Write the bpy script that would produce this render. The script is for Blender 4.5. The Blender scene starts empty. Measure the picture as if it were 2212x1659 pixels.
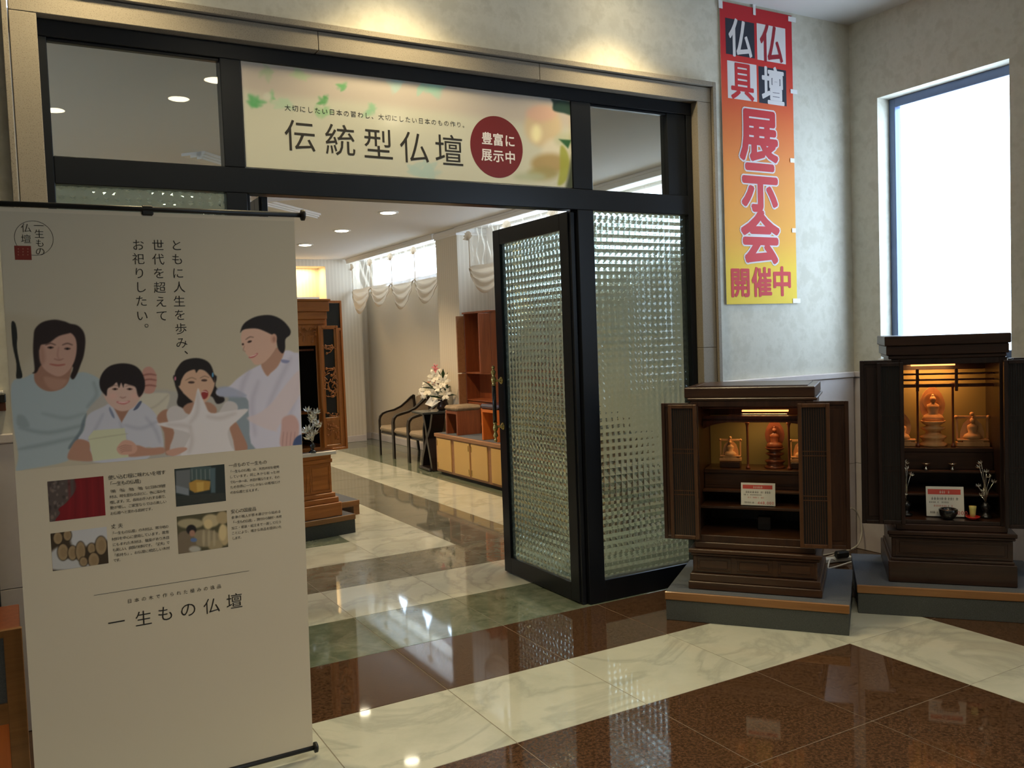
import bpy, bmesh, math, random
import numpy as np
from mathutils import Matrix, Vector
random.seed(7)
PI = math.pi
S = bpy.context.scene
COL = bpy.context.collection

# ---------------------------------------------------------------- camera
F_PX, EYE = 1891.56, 1.49
YAW, PITCH, ROLL = -0.515043, -0.050562, -0.036544
def cam_axes():
    cy, sy, st, ct, cr, sr = math.cos(YAW), math.sin(YAW), math.sin(PITCH), math.cos(PITCH), math.cos(ROLL), math.sin(ROLL)
    Rz = np.array([[cy, -sy, 0], [sy, cy, 0], [0, 0, 1]])
    Rx = np.array([[1, 0, 0], [0, -st, -ct], [0, ct, -st]])
    Rr = np.array([[cr, -sr, 0], [sr, cr, 0], [0, 0, 1]])
    return Rz @ Rx @ Rr
AX = cam_axes()
cam = bpy.data.cameras.new('camera'); cam.sensor_width = 36; cam.lens = F_PX / 2212 * 36
cam.clip_start = 0.05; cam.clip_end = 200
co = bpy.data.objects.new('camera', cam); COL.objects.link(co)
mw = Matrix([[*AX[0], 0], [*AX[1], 0], [*AX[2], EYE], [0, 0, 0, 1]])
co.matrix_world = mw
S.camera = co

# ---------------------------------------------------------------- world, view, lights
S.view_settings.view_transform = 'Standard'; S.view_settings.look = 'None'
S.view_settings.gamma = 1; S.view_settings.use_curve_mapping = False
S.view_settings.exposure = 0.0
S.cycles.max_bounces = 10; S.cycles.diffuse_bounces = 4; S.cycles.transmission_bounces = 8
S.cycles.transparent_max_bounces = 12; S.cycles.glossy_bounces = 4
S.cycles.use_denoising = True
S.cycles.sample_clamp_indirect = 4.0
SKY = (0.62, 0.76, 1.0); SKY_STRENGTH = 12.0
w = bpy.data.worlds.new('sky'); S.world = w; w.use_nodes = True
bg = w.node_tree.nodes['Background']; bg.inputs[0].default_value = (*SKY, 1); bg.inputs[1].default_value = SKY_STRENGTH
OUT_SPOT, IN_SPOT, NICHE_W, ALTAR1_W, ALTAR2_W, SIDE_WIN = 80.0, 125.0, 9.0, 0.8, 1.6, 2.0
WARM = (1.0, 0.74, 0.43); HALLW = (1.0, 0.82, 0.54)
def area(name, loc, rot, sx, sy, power, color, portal=False):
    l = bpy.data.lights.new(name, 'AREA'); l.shape = 'RECTANGLE'; l.size = sx; l.size_y = sy
    l.energy = power; l.color = color
    if portal: l.cycles.is_portal = True
    o = bpy.data.objects.new(name, l); COL.objects.link(o); o.location = loc; o.rotation_euler = rot
    return o
# portals at the window openings (they only guide the sky light)
area('window_portal', (5.12, 3.33, 2.11), (0, PI / 2, 0), 1.66, 0.86, 1, (1, 1, 1), True)
area('window_portal', (5.12, 11.3, 2.58), (0, PI / 2, 0), 0.42, 3.2, 1, (1, 1, 1), True)
area('window_portal', (5.12, 6.75, 2.58), (0, PI / 2, 0), 0.42, 4.1, 1, (1, 1, 1), True)
area('window_portal', (5.12, -1.2, 2.11), (0, PI / 2, 0), 1.66, 1.6, 1, (1, 1, 1), True)  # opening of the added window out of view

# ---------------------------------------------------------------- helpers
def lin(c):
    return tuple(((v / 255) / 12.92 if v / 255 <= .04045 else ((v / 255 + .055) / 1.055) ** 2.4) for v in c)
class Mesh:
    def __init__(s): s.bm = bmesh.new()
    def box(s, x0, x1, y0, y1, z0, z1, bev=0, mi=0):
        r = bmesh.ops.create_cube(s.bm, size=1)
        vs = r['verts']
        for v in vs:
            v.co = Vector(((x0 + x1) / 2 + v.co.x * (x1 - x0), (y0 + y1) / 2 + v.co.y * (y1 - y0), (z0 + z1) / 2 + v.co.z * (z1 - z0)))
        fs = list({f for v in vs for f in v.link_faces})
        for f in fs: f.material_index = mi
        if bev:
            es = list({e for v in vs for e in v.link_edges})
            r = bmesh.ops.bevel(s.bm, geom=es, offset=bev, segments=1, affect='EDGES')
            for f in r['faces']: f.material_index = mi
        return s
    def obox(s, c, sx, sy, sz, rot, mi=0, bev=0):
        r = bmesh.ops.create_cube(s.bm, size=1); vs = r['verts']
        M = Matrix.Translation(c) @ rot.to_4x4() @ Matrix.Diagonal((sx, sy, sz, 1))
        for v in vs: v.co = M @ v.co
        for f in {f for v in vs for f in v.link_faces}: f.material_index = mi
        if bev: bmesh.ops.bevel(s.bm, geom=list({e for v in vs for e in v.link_edges}), offset=bev, segments=1, affect='EDGES')
        return s
    def lathe(s, prof, c=(0, 0, 0), n=16, sy=1.0, mi=0, axis='z'):
        rings = []
        for r, z in prof:
            ring = []
            for k in range(n):
                a = 2 * PI * k / n
                p = (r * math.cos(a), r * math.sin(a) * sy, z)
                if axis == 'x': p = (p[2], p[0], p[1])
                if axis == 'y': p = (p[0], p[2], p[1])
                ring.append(s.bm.verts.new((c[0] + p[0], c[1] + p[1], c[2] + p[2])))
            rings.append(ring)
        for a, b in zip(rings, rings[1:]):
            for k in range(n):
                f = s.bm.faces.new((a[k], a[(k + 1) % n], b[(k + 1) % n], b[k])); f.material_index = mi; f.smooth = True
        for ring in (rings[0], rings[-1]):
            try:
                f = s.bm.faces.new(ring); f.material_index = mi
            except ValueError: pass
        return s
    def tube(s, pts, r, n=8, mi=0):
        pts = [Vector(p) for p in pts]; rings = []
        up = Vector((0, 0, 1))
        for i, p in enumerate(pts):
            d = (pts[min(i + 1, len(pts) - 1)] - pts[max(i - 1, 0)]).normalized()
            a = d.cross(up)
            if a.length < 1e-3: a = d.cross(Vector((1, 0, 0)))
            a.normalize(); b = d.cross(a).normalized()
            rr = r[i] if isinstance(r, (list, tuple)) else r
            rings.append([s.bm.verts.new(p + (a * math.cos(2 * PI * k / n) + b * math.sin(2 * PI * k / n)) * rr) for k in range(n)])
        for A, B in zip(rings, rings[1:]):
            for k in range(n):
                f = s.bm.faces.new((A[k], A[(k + 1) % n], B[(k + 1) % n], B[k])); f.smooth = True; f.material_index = mi
        for ring in (rings[0], rings[-1]):
            f = s.bm.faces.new(ring); f.material_index = mi
        return s
    def ribbon(s, pts, wid, thick, side, mi=0):
        """flat bar following pts (list of 3d), widened along vector side"""
        pts = [Vector(p) for p in pts]; side = Vector(side).normalized(); rings = []
        for i, p in enumerate(pts):
            d = (pts[min(i + 1, len(pts) - 1)] - pts[max(i - 1, 0)]).normalized()
            nrm = d.cross(side).normalized()
            w2, t2 = wid / 2, thick / 2
            rings.append([s.bm.verts.new(p + side * a * w2 + nrm * b * t2) for a, b in ((-1, -1), (1, -1), (1, 1), (-1, 1))])
        for A, B in zip(rings, rings[1:]):
            for k in range(4):
                s.bm.faces.new((A[k], A[(k + 1) % 4], B[(k + 1) % 4], B[k])).material_index = mi
        for ring in (rings[0], rings[-1]): s.bm.faces.new(ring).material_index = mi
        return s
    def sphere(s, c, r, sc=(1, 1, 1), seg=12, mi=0):
        q = bmesh.ops.create_uvsphere(s.bm, u_segments=seg, v_segments=max(6, seg // 2 + 2), radius=r)
        for v in q['verts']: v.co = Vector((c[0] + v.co.x * sc[0], c[1] + v.co.y * sc[1], c[2] + v.co.z * sc[2]))
        for f in {f for v in q['verts'] for f in v.link_faces}: f.smooth = True; f.material_index = mi
        return s
    def prism(s, poly, y0, y1, mi=0):
        """poly in (x,z), extruded along y"""
        a = [s.bm.verts.new((x, y0, z)) for x, z in poly]; b = [s.bm.verts.new((x, y1, z)) for x, z in poly]
        n = len(poly)
        s.bm.faces.new(a).material_index = mi; s.bm.faces.new(b[::-1]).material_index = mi
        for k in range(n): s.bm.faces.new((a[k], b[k], b[(k + 1) % n], a[(k + 1) % n])).material_index = mi
        return s
    def quad(s, *p, mi=0):
        f = s.bm.faces.new([s.bm.verts.new(q) for q in p]); f.material_index = mi; return s
    def mesh(s, name):
        bmesh.ops.recalc_face_normals(s.bm, faces=s.bm.faces[:])
        m = bpy.data.meshes.new(name); s.bm.to_mesh(m); s.bm.free(); return m

XF = {}
def thing(name, label, cat, loc=(0, 0, 0), rz=0, group=None, kind=None):
    o = bpy.data.objects.new(name, None); COL.objects.link(o); o.empty_display_size = .1
    o.location = loc; o.rotation_euler = (0, 0, rz)
    XF[o.name] = Matrix.Translation(loc) @ Matrix.Rotation(rz, 4, 'Z')
    if label: o['label'] = label
    if cat: o['category'] = cat
    if group: o['group'] = group
    if kind: o['kind'] = kind
    return o
def link(name, me, mats, parent=None, world=False, label=None, cat=None, group=None, kind=None, loc=None, rot=None):
    if not isinstance(me, bpy.types.Mesh): me = me.mesh(name)
    if mats is not None:
        for m in (mats if isinstance(mats, (list, tuple)) else [mats]): me.materials.append(m)
    o = bpy.data.objects.new(name, me); COL.objects.link(o)
    if parent is not None:
        o.parent = parent
        if world: me.transform(XF[parent.name].inverted())
    if loc is not None: o.location = loc
    if rot is not None: o.rotation_euler = rot
    if label: o['label'] = label
    if cat: o['category'] = cat
    if group: o['group'] = group
    if kind: o['kind'] = kind
    return o
def single(name, label, cat, mb, mats, loc=(0, 0, 0), rz=0, group=None, kind=None):
    return link(name, mb, mats, None, False, label, cat, group, kind, loc, (0, 0, rz))
def copy_tree(o, parent=None):
    c = o.copy(); COL.objects.link(c)
    if parent is not None: c.parent = parent
    for ch in list(o.children): copy_tree(ch, c)
    return c

# ---------------------------------------------------------------- materials
def mat(name, col, rough=.5, metal=0.0, emit=None, es=0, spec=.5, coat=0, alpha=1, trans=0, ior=1.45, sheen=0):
    m = bpy.data.materials.new(name); m.use_nodes = True
    b = m.node_tree.nodes['Principled BSDF']
    b.inputs['Base Color'].default_value = (*col, 1); b.inputs['Roughness'].default_value = rough
    b.inputs['Metallic'].default_value = metal; b.inputs['Specular IOR Level'].default_value = spec
    b.inputs['Coat Weight'].default_value = coat; b.inputs['Coat Roughness'].default_value = .05
    b.inputs['IOR'].default_value = ior; b.inputs['Transmission Weight'].default_value = trans
    if emit: b.inputs['Emission Color'].default_value = (*emit, 1); b.inputs['Emission Strength'].default_value = es
    return m
def N(m, t, **kw):
    n = m.node_tree.nodes.new(t)
    for k, v in kw.items():
        if k in n.inputs.keys(): n.inputs[k].default_value = v
        else: setattr(n, k, v)
    return n
def L(m, a, b): m.node_tree.links.new(a, b)
def pos(m, scale=(1, 1, 1), rnd=0, obj=False):
    if obj: src = N(m, 'ShaderNodeTexCoord').outputs['Object']
    else: src = N(m, 'ShaderNodeNewGeometry').outputs['Position']
    mp = N(m, 'ShaderNodeMapping'); mp.inputs['Scale'].default_value = scale
    L(m, src, mp.inputs['Vector'])
    if rnd:
        oi = N(m, 'ShaderNodeObjectInfo'); mu = N(m, 'ShaderNodeMath', operation='MULTIPLY'); mu.inputs[1].default_value = rnd
        L(m, oi.outputs['Random'], mu.inputs[0]); L(m, mu.outputs[0], mp.inputs['Location'])
    return mp.outputs[0]
def ramp(m, fac, stops):
    r = N(m, 'ShaderNodeValToRGB'); e = r.color_ramp.elements
    while len(e) < len(stops): e.new(.5)
    for k, (p, c) in enumerate(stops): e[k].position = p; e[k].color = (*c, 1)
    L(m, fac, r.inputs[0]); return r.outputs[0]
def bump(m, fac, strength=.2, dist=.002):
    b = N(m, 'ShaderNodeBump'); b.inputs['Strength'].default_value = strength; b.inputs['Distance'].default_value = dist
    L(m, fac, b.inputs['Height']); L(m, b.outputs[0], m.node_tree.nodes['Principled BSDF'].inputs['Normal'])
def base(m): return m.node_tree.nodes['Principled BSDF'].inputs['Base Color']
def noisy(name, stops, scale=30, rough=.6, detail=4, bmp=0, bscale=None, stretch=(1, 1, 1), rnd=0, obj=False, **kw):
    m = mat(name, stops[0][1], rough, **kw)
    n = N(m, 'ShaderNodeTexNoise', Scale=scale, Detail=detail, Roughness=.6); L(m, pos(m, stretch, rnd, obj), n.inputs['Vector'])
    L(m, ramp(m, n.outputs[0], stops), base(m))
    if bmp: bump(m, n.outputs[0], bmp)
    return m
def wood(name, c1, c2, rough=.35, axis='z', scale=18, coat=.2):
    m = mat(name, c1, rough, coat=coat)
    st = {'z': (scale, scale, 1.3), 'x': (1.3, scale, scale), 'y': (scale, 1.3, scale)}[axis]
    n = N(m, 'ShaderNodeTexNoise', Scale=1.6, Detail=6, Roughness=.65, Distortion=.6); L(m, pos(m, st, 3, True), n.inputs['Vector'])
    L(m, ramp(m, n.outputs[0], [(.3, c1), (.7, c2)]), base(m)); bump(m, n.outputs[0], .12, .001)
    return m
M = {}
M['frame'] = mat('dark_frame_metal', (.012, .014, .018), .28, .3)
M['granite'] = noisy('granite', [(.3, (.16, .13, .10)), (.5, (.33, .29, .23)), (.62, (.27, .23, .18)), (.75, (.42, .37, .30))], 260, .75, 3)
M['paper'] = noisy('wallpaper', [(.35, (.62, .59, .49)), (.5, (.68, .65, .55)), (.62, (.60, .57, .47))], 9, .8, 5, .25)
M['wain'] = noisy('marble_wainscot', [(.3, (.62, .55, .52)), (.5, (.70, .64, .61)), (.7, (.60, .52, .50))], 2.2, .25, 8)
M['ceil'] = mat('ceiling_paint', (.62, .60, .56), .9)
M['ceil_in'] = mat('inner_ceiling_paint', (.74, .70, .66), .9)
M['white'] = mat('white_trim', (.78, .74, .68), .5)
def stripes():
    m = mat('striped_wallpaper', (.8, .7, .55), .8)
    sx = N(m, 'ShaderNodeSeparateXYZ'); g = N(m, 'ShaderNodeNewGeometry'); L(m, g.outputs['Position'], sx.inputs[0])
    ad = N(m, 'ShaderNodeMath', operation='ADD'); L(m, sx.outputs[0], ad.inputs[0]); L(m, sx.outputs[1], ad.inputs[1])
    a = N(m, 'ShaderNodeMath', operation='MULTIPLY'); a.inputs[1].default_value = 2 * PI / .055; L(m, ad.outputs[0], a.inputs[0])
    s_ = N(m, 'ShaderNodeMath', operation='SINE'); L(m, a.outputs[0], s_.inputs[0])
    L(m, ramp(m, s_.outputs[0], [(.0, (.68, .60, .48)), (.5, (.71, .63, .51)), (.9, (.735, .655, .535))]), base(m))
    return m
M['stripe'] = stripes()
def tile_mat(name, stops, scale, vein=None, rough=.045):
    m = mat(name, stops[0][1], rough, spec=.75)
    v = pos(m, (1, 1, 1), 17)
    n = N(m, 'ShaderNodeTexNoise', Scale=scale, Detail=8, Roughness=.62, Distortion=.3); L(m, v, n.inputs['Vector'])
    c = ramp(m, n.outputs[0], stops)
    if vein:
        n2 = N(m, 'ShaderNodeTexNoise', Scale=vein[0], Detail=9, Roughness=.55, Distortion=1.2); L(m, v, n2.inputs['Vector'])
        k = ramp(m, n2.outputs[0], [(.46, (0, 0, 0)), (.497, (1, 1, 1)), (.535, (0, 0, 0))])
        mx = N(m, 'ShaderNodeMix', data_type='RGBA'); L(m, c, mx.inputs[6]); mx.inputs[7].default_value = (*vein[1], 1)
        mu = N(m, 'ShaderNodeMath', operation='MULTIPLY'); mu.inputs[1].default_value = vein[2]; L(m, k, mu.inputs[0]); L(m, mu.outputs[0], mx.inputs[0])
        c = mx.outputs[2]
    L(m, c, base(m)); return m
M['t_brown'] = tile_mat('red_brown_granite_tile', [(.30, (.020, .011, .007)), (.45, (.060, .030, .015)), (.58, (.105, .056, .030)), (.7, (.04, .021, .012))], 80)
M['t_marble'] = tile_mat('white_marble_tile', [(.25, (.42, .44, .36)), (.5, (.54, .55, .46)), (.75, (.48, .50, .42))], 2.2, (1.1, (.31, .33, .28), .5))
M['t_green'] = tile_mat('green_marble_tile', [(.3, (.085, .11, .075)), (.5, (.13, .155, .11)), (.7, (.19, .21, .155))], 9, (3, (.25, .26, .2), .35))
M['t_grey'] = tile_mat('olive_grey_marble_tile', [(.3, (.10, .10, .075)), (.5, (.15, .145, .11)), (.7, (.20, .19, .15))], 9, (3, (.27, .25, .2), .35))
M['grout'] = mat('grout', (.25, .22, .175), .7)
M['dwood'] = wood('dark_walnut', (.020, .0085, .0045), (.060, .025, .011))
M['dwoodx'] = wood('dark_walnut_flat', (.026, .011, .0055), (.075, .032, .013), axis='x')
M['ebony'] = wood('ebony_brown', (.012, .007, .006), (.032, .017, .013))
M['ebonyx'] = wood('ebony_brown_flat', (.018, .009, .006), (.050, .022, .012), axis='x')
M['doorrim'] = wood('lighter_walnut_rim', (.055, .024, .010), (.12, .052, .02))
M['owood'] = wood('amber_zelkova', (.34, .115, .024), (.54, .195, .045))
M['owoodx'] = wood('amber_zelkova_flat', (.34, .115, .024), (.54, .195, .045), axis='x')
M['trimwood'] = wood('oak_trim', (.22, .10, .03), (.32, .15, .05), axis='x')
M['rwood'] = wood('reddish_cherry', (.17, .042, .014), (.27, .075, .024))
M['sidewood'] = wood('pale_brown_beech', (.26, .12, .05), (.36, .17, .075), axis='y')
M['ypanel'] = mat('ochre_door_panel', (.60, .38, .13), .5)
M['carpet'] = noisy('grey_green_carpet', [(.35, (.055, .06, .055)), (.65, (.085, .092, .085))], 300, .95, 2, .3)
M['carpetb'] = noisy('blue_grey_carpet', [(.35, (.075, .085, .10)), (.65, (.11, .12, .14))], 300, .95, 2, .3)
M['black'] = mat('black_lacquer', (.008, .008, .008), .25, coat=.5)
M['blackp'] = mat('black_plastic', (.012, .012, .011), .4)
M['brass'] = noisy('aged_brass', [(.3, (.45, .33, .10)), (.7, (.68, .54, .22))], 60, .25, 3, metal=1)
M['silver'] = mat('silver_leaf', (.85, .83, .76), .22, 1)
M['fabric'] = noisy('beige_upholstery', [(.35, (.25, .19, .125)), (.65, (.34, .265, .18))], 220, .9, 3, .2)
M['cush'] = noisy('taupe_cushion', [(.4, (.22, .16, .10)), (.6, (.30, .22, .14))], 14, .85, 4)
M['purple'] = mat('purple_black_satin', (.03, .02, .045), .25, coat=.6)
M['chairleg'] = mat('black_stained_wood', (.012, .008, .007), .3, coat=.3)
M['orange'] = wood('bright_orange_beech', (.55, .13, .02), (.66, .18, .03))
M['gold'] = mat('dull_gilt', (.42, .30, .09), .45, .6)
M['olive'] = mat('olive_gilt_backboard', (.30, .26, .10), .5, .2)
M['lightwood'] = wood('pale_carved_sandalwood', (.62, .33, .13), (.75, .42, .18), .55)
M['redwood'] = wood('carved_rosewood', (.11, .03, .012), (.20, .06, .025))
M['lamp'] = mat('lamp_diffuser', (1, .9, .7), .5, emit=(1, .86, .58), es=45)
M['lampin'] = mat('inner_lamp_diffuser', (1, .9, .7), .5, emit=(1, .88, .62), es=16)
M['petal'] = noisy('lily_petal', [(.4, (.75, .70, .55)), (.6, (.82, .78, .68))], 30, .5, 2)
M['pink'] = mat('pink_petal', (.70, .22, .24), .5)
M['peach'] = mat('peach_petal', (.75, .35, .25), .5)
M['leaf'] = mat('dark_leaf', (.03, .07, .025), .4)
M['vase'] = mat('dark_vase', (.04, .025, .02), .2)
M['wrap'] = mat('pale_wrapping', (.7, .68, .66), .4)
M['ink'] = mat('black_ink', (.018, .016, .013), .7)
M['inkgrey'] = mat('grey_ink', (.06, .055, .045), .7)
M['marks'] = mat('faint_red_ink', (.55, .12, .08), .7)
M['redsq'] = mat('seal_red', (.22, .028, .015), .7)
M['palesq'] = mat('pale_seal_stroke', (.42, .2, .13), .7)
M['disc'] = mat('maroon_disc', (.16, .012, .010), .35)
M['pred'] = mat('poster_red', (.62, .03, .035), .65)
M['pdred'] = mat('poster_dark_red', (.36, .02, .035), .65)
M['pnavy'] = mat('poster_black', (.025, .028, .045), .65)
M['pwhite'] = mat('poster_white', (.80, .76, .76), .7)
M['card'] = mat('card_white', (.78, .78, .72), .6)
M['cardred'] = mat('card_red', (.62, .09, .07), .6)
M['tape'] = mat('white_tape', (.85, .84, .84), .4)
M['cable'] = mat('cream_cable', (.62, .58, .50), .5)
M['count'] = mat('white_stone_slab', (.78, .74, .68), .25)
M['redlac'] = mat('red_lacquer', (.5, .03, .02), .2, coat=.5)
M['yel'] = mat('yellow_wax', (.55, .50, .16), .5)
M['panelgrey'] = mat('dark_grey_glass_panel', (.035, .04, .042), .12)

def glass_thin(name, tint, refl=1.0, body=0.0, bodycol=(.8, .8, .8)):
    m = bpy.data.materials.new(name); m.use_nodes = True; nt = m.node_tree; nt.nodes.clear()
    out = nt.nodes.new('ShaderNodeOutputMaterial'); tr = nt.nodes.new('ShaderNodeBsdfTransparent'); tr.inputs[0].default_value = (*tint, 1)
    gl = nt.nodes.new('ShaderNodeBsdfGlossy'); gl.inputs['Roughness'].default_value = 0.0
    fr = nt.nodes.new('ShaderNodeFresnel'); fr.inputs[0].default_value = 1.5
    mu = nt.nodes.new('ShaderNodeMath'); mu.operation = 'MULTIPLY'; mu.inputs[1].default_value = refl
    mx = nt.nodes.new('ShaderNodeMixShader')
    ge = nt.nodes.new('ShaderNodeNewGeometry'); iv = nt.nodes.new('ShaderNodeMath'); iv.operation = 'SUBTRACT'; iv.inputs[0].default_value = refl
    nt.links.new(ge.outputs['Backfacing'], iv.inputs[1])          # reflect once per pane, on its outer skin
    nt.links.new(fr.outputs[0], mu.inputs[0]); nt.links.new(iv.outputs[0], mu.inputs[1]); nt.links.new(mu.outputs[0], mx.inputs[0])
    nt.links.new(tr.outputs[0], mx.inputs[1]); nt.links.new(gl.outputs[0], mx.inputs[2]); nt.links.new(mx.outputs[0], out.inputs[0])
    return m
M['glass'] = glass_thin('clear_pane', (.93, .95, .93), 1.0)
def glass_relief():
    m = bpy.data.materials.new('patterned_pane'); m.use_nodes = True; nt = m.node_tree; nt.nodes.clear()
    out = nt.nodes.new('ShaderNodeOutputMaterial')
    g = nt.nodes.new('ShaderNodeBsdfGlass'); g.inputs['Color'].default_value = (.74, .83, .80, 1); g.inputs['IOR'].default_value = 1.5; g.inputs['Roughness'].default_value = .015
    d = nt.nodes.new('ShaderNodeBsdfTranslucent'); d.inputs[0].default_value = (.75, .82, .80, 1)
    mx = nt.nodes.new('ShaderNodeMixShader'); mx.inputs[0].default_value = .08
    nt.links.new(g.outputs[0], mx.inputs[1]); nt.links.new(d.outputs[0], mx.inputs[2]); nt.links.new(mx.outputs[0], out.inputs[0])
    return m
M['relief'] = glass_relief()
def sheer(name, col, transp):
    m = bpy.data.materials.new(name); m.use_nodes = True; nt = m.node_tree; nt.nodes.clear()
    out = nt.nodes.new('ShaderNodeOutputMaterial'); t = nt.nodes.new('ShaderNodeBsdfTransparent')
    a = nt.nodes.new('ShaderNodeBsdfTranslucent'); a.inputs[0].default_value = (*col, 1)
    b = nt.nodes.new('ShaderNodeBsdfDiffuse'); b.inputs[0].default_value = (*col, 1)
    m1 = nt.nodes.new('ShaderNodeMixShader'); m1.inputs[0].default_value = .5
    m2 = nt.nodes.new('ShaderNodeMixShader'); m2.inputs[0].default_value = transp
    nt.links.new(a.outputs[0], m1.inputs[1]); nt.links.new(b.outputs[0], m1.inputs[2])
    nt.links.new(m1.outputs[0], m2.inputs[1]); nt.links.new(t.outputs[0], m2.inputs[2]); nt.links.new(m2.outputs[0], out.inputs[0])
    return m
M['lace'] = sheer('sheer_lace', (.85, .76, .62), .78)
M['swag'] = sheer('beige_voile', (.60, .48, .34), .10)
M['lattice'] = mat('dark_gauze_insert', (.018, .017, .016), .3)
def paint_mat(name, rough=.65):
    m = mat(name, (1, 1, 1), rough); a = N(m, 'ShaderNodeAttribute', attribute_name='Col'); L(m, a.outputs['Color'], base(m)); return m
M['print'] = paint_mat('printed_cloth'); M['signprint'] = paint_mat('printed_sign', .12)
M['sheet'] = mat('banner_cloth_white', (.67, .60, .46), .6)

# ================================================================ SETTING
XR, XL = 4.885, -4.2           # right wall face, left wall face
YB, YW = -4.5, 3.97            # back wall, face of the shop-front wall
YI, YE = 4.11, 13.2            # inner room front face and end wall
ZC, ZI = 3.47, 2.80            # ceilings
# ---- floor: grout bed plus every tile
fl = thing('floor', 'polished stone floor with marble bands and red brown granite fields', None, (0, 0, 0), kind='structure')
mb = Mesh(); mb.box(XL - .2, XR + .2, YB - .2, YE + .2, -.12, -.0015)
link('grout_bed', mb, M['grout'], fl)
TX, TY = .6045, .599
def xg(i): return 2.745 + TX * i
def yg(j): return 2.175 + TY * j
def tile_kind(xc, yc):
    if yc < yg(3):                                  # hall
        i = round((xc - xg(0)) / TX - .5); j = round((yc - yg(0)) / TY - .5)
        if j == 1 and i <= 1: return 't_marble'
        if i == 1 and j <= 1: return 't_marble'
        return 't_brown'
    i = round((xc - xg(0)) / TX - .5); j = round((yc - yg(3)) / TY - .5)
    ring = min(2 - i, j, 15 - j, i + 11)
    ring = max(ring, 0)
    return ('t_green', 't_marble', 't_grey', 't_marble', 't_green', 't_green')[min(ring, 5)] if ring < 4 else 't_green'
cache = {}
rest = {}
for i in range(-12, 5):
    for j in range(-12, 20):
        x0, x1, y0, y1 = xg(i) + .0018, xg(i + 1) - .0018, yg(j) + .0018, yg(j + 1) - .0018
        x0, x1 = max(x0, XL), min(x1, XR); y0, y1 = max(y0, YB), min(y1, YE)
        if x1 - x0 < .02 or y1 - y0 < .02: continue
        k = tile_kind((xg(i) + xg(i + 1)) / 2, (yg(j) + yg(j + 1)) / 2)
        near = xg(i) > -.4 and yg(j) > .9
        if near:
            key = (k, round(x1 - x0, 4), round(y1 - y0, 4))
            if key not in cache:
                q = Mesh(); q.box(0, x1 - x0, 0, y1 - y0, -.006, 0, .0006); me = q.mesh('floor_tile'); me.materials.append(M[k]); cache[key] = me
            o = bpy.data.objects.new('floor_tile', cache[key]); COL.objects.link(o); o.parent = fl; o.location = (x0, y0, 0)
        else: rest.setdefault(k, Mesh()).box(x0, x1, y0, y1, -.006, 0)
for k, q in rest.items(): link('far_tiling', q, M[k], fl, kind='stuff')

# ---- walls
q = Mesh()
q.box(XL, .03, YW, YI, 0, ZC); q.box(3.665, XR, YW, YI, 0, ZC); q.box(.03, 3.665, YW, YI, 2.953, ZC)
link('wall_front', q, M['paper'], kind='structure', label='mottled cream wallpapered wall around the shop entrance')
q = Mesh()                                     # right wall with window holes
def wall_x(q, x0, x1, y0, y1, z0, z1, holes):
    ys = sorted({y0, y1, *[h[0] for h in holes], *[h[1] for h in holes]})
    for a, b in zip(ys, ys[1:]):
        hs = [h for h in holes if h[0] <= a and h[1] >= b]
        if not hs: q.box(x0, x1, a, b, z0, z1)
        else:
            h = hs[0]; q.box(x0, x1, a, b, z0, h[2]); q.box(x0, x1, a, b, h[3], z1)
wall_x(q, XR, XR + .22, YB, YI, 0, ZC, [(2.905, 3.76, 1.28, 2.946), (-2.0, -.4, 1.28, 2.946)])
link('wall_right', q, M['paper'], kind='structure')
q = Mesh()
wall_x(q, XR, XR + .22, YI, YE + .2, 0, ZC, [(4.7, 8.8, 2.34, 2.79), (9.75, 12.9, 2.34, 2.79)])
link('wall_right_inner', q, M['stripe'], kind='structure')
link('wall_back', Mesh().box(XL - .2, XR + .2, YB - .2, YB, 0, ZC), M['paper'], kind='structure')
link('wall_left', Mesh().box(XL - .2, XL, YB, YI, 0, ZC), M['paper'], kind='structure')
q = Mesh(); q.box(XL - .2, XL, YI, YE, 0, .9); q.box(XL - .2, XL, YI, YE, 2.3, ZC)
q.box(XL - .2, XL, YI, 5.0, .9, 2.3); q.box(XL - .2, XL, 6.4, YE, .9, 2.3)  # gap between these is an added, unseen opening for cool daylight
link('wall_left_inner', q, M['stripe'], kind='structure')
area('window_portal', (XL - .18, 5.7, 1.6), (0, -PI / 2, 0), 1.4, 1.4, 1, (1, 1, 1), True)
q = Mesh()                                      # end wall with lit niche
NX0, NX1, NZ0, NZ1 = 3.42, 4.16, 2.14, 2.70
q.box(XL, NX0, 12.95, YE + .35, 0, ZI); q.box(NX1, 4.70, 12.95, YE + .35, 0, ZI)
q.box(NX0, NX1, 12.95, YE + .35, 0, NZ0); q.box(NX0, NX1, 12.95, YE + .35, NZ1, ZI); q.box(NX0, NX1, 13.3, 13.4, NZ0, NZ1)
q.box(4.70, XR + .2, YE, YE + .35, 0, ZI)
link('wall_end', q, M['stripe'], kind='structure')
link('ceiling', Mesh().box(XL - .2, XR + .2, YB - .2, YI, ZC, ZC + .1), M['ceil'], kind='structure')
link('ceiling_inner', Mesh().box(XL - .2, XR + .2, YI, YE + .4, ZI, ZI + .1), M['ceil_in'], kind='structure')
# inner column
q = Mesh(); q.box(4.5, XR, 9.12, 9.70, 0, ZI)
link('wall_pillar', q, M['stripe'], kind='structure')
q = Mesh(); q.box(4.475, XR, 9.095, 9.725, 2.735, ZI - .001, .01); q.box(4.488, XR, 9.108, 9.712, 2.715, 2.736)
link('trim_1', q, M['white'], kind='structure')
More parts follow.
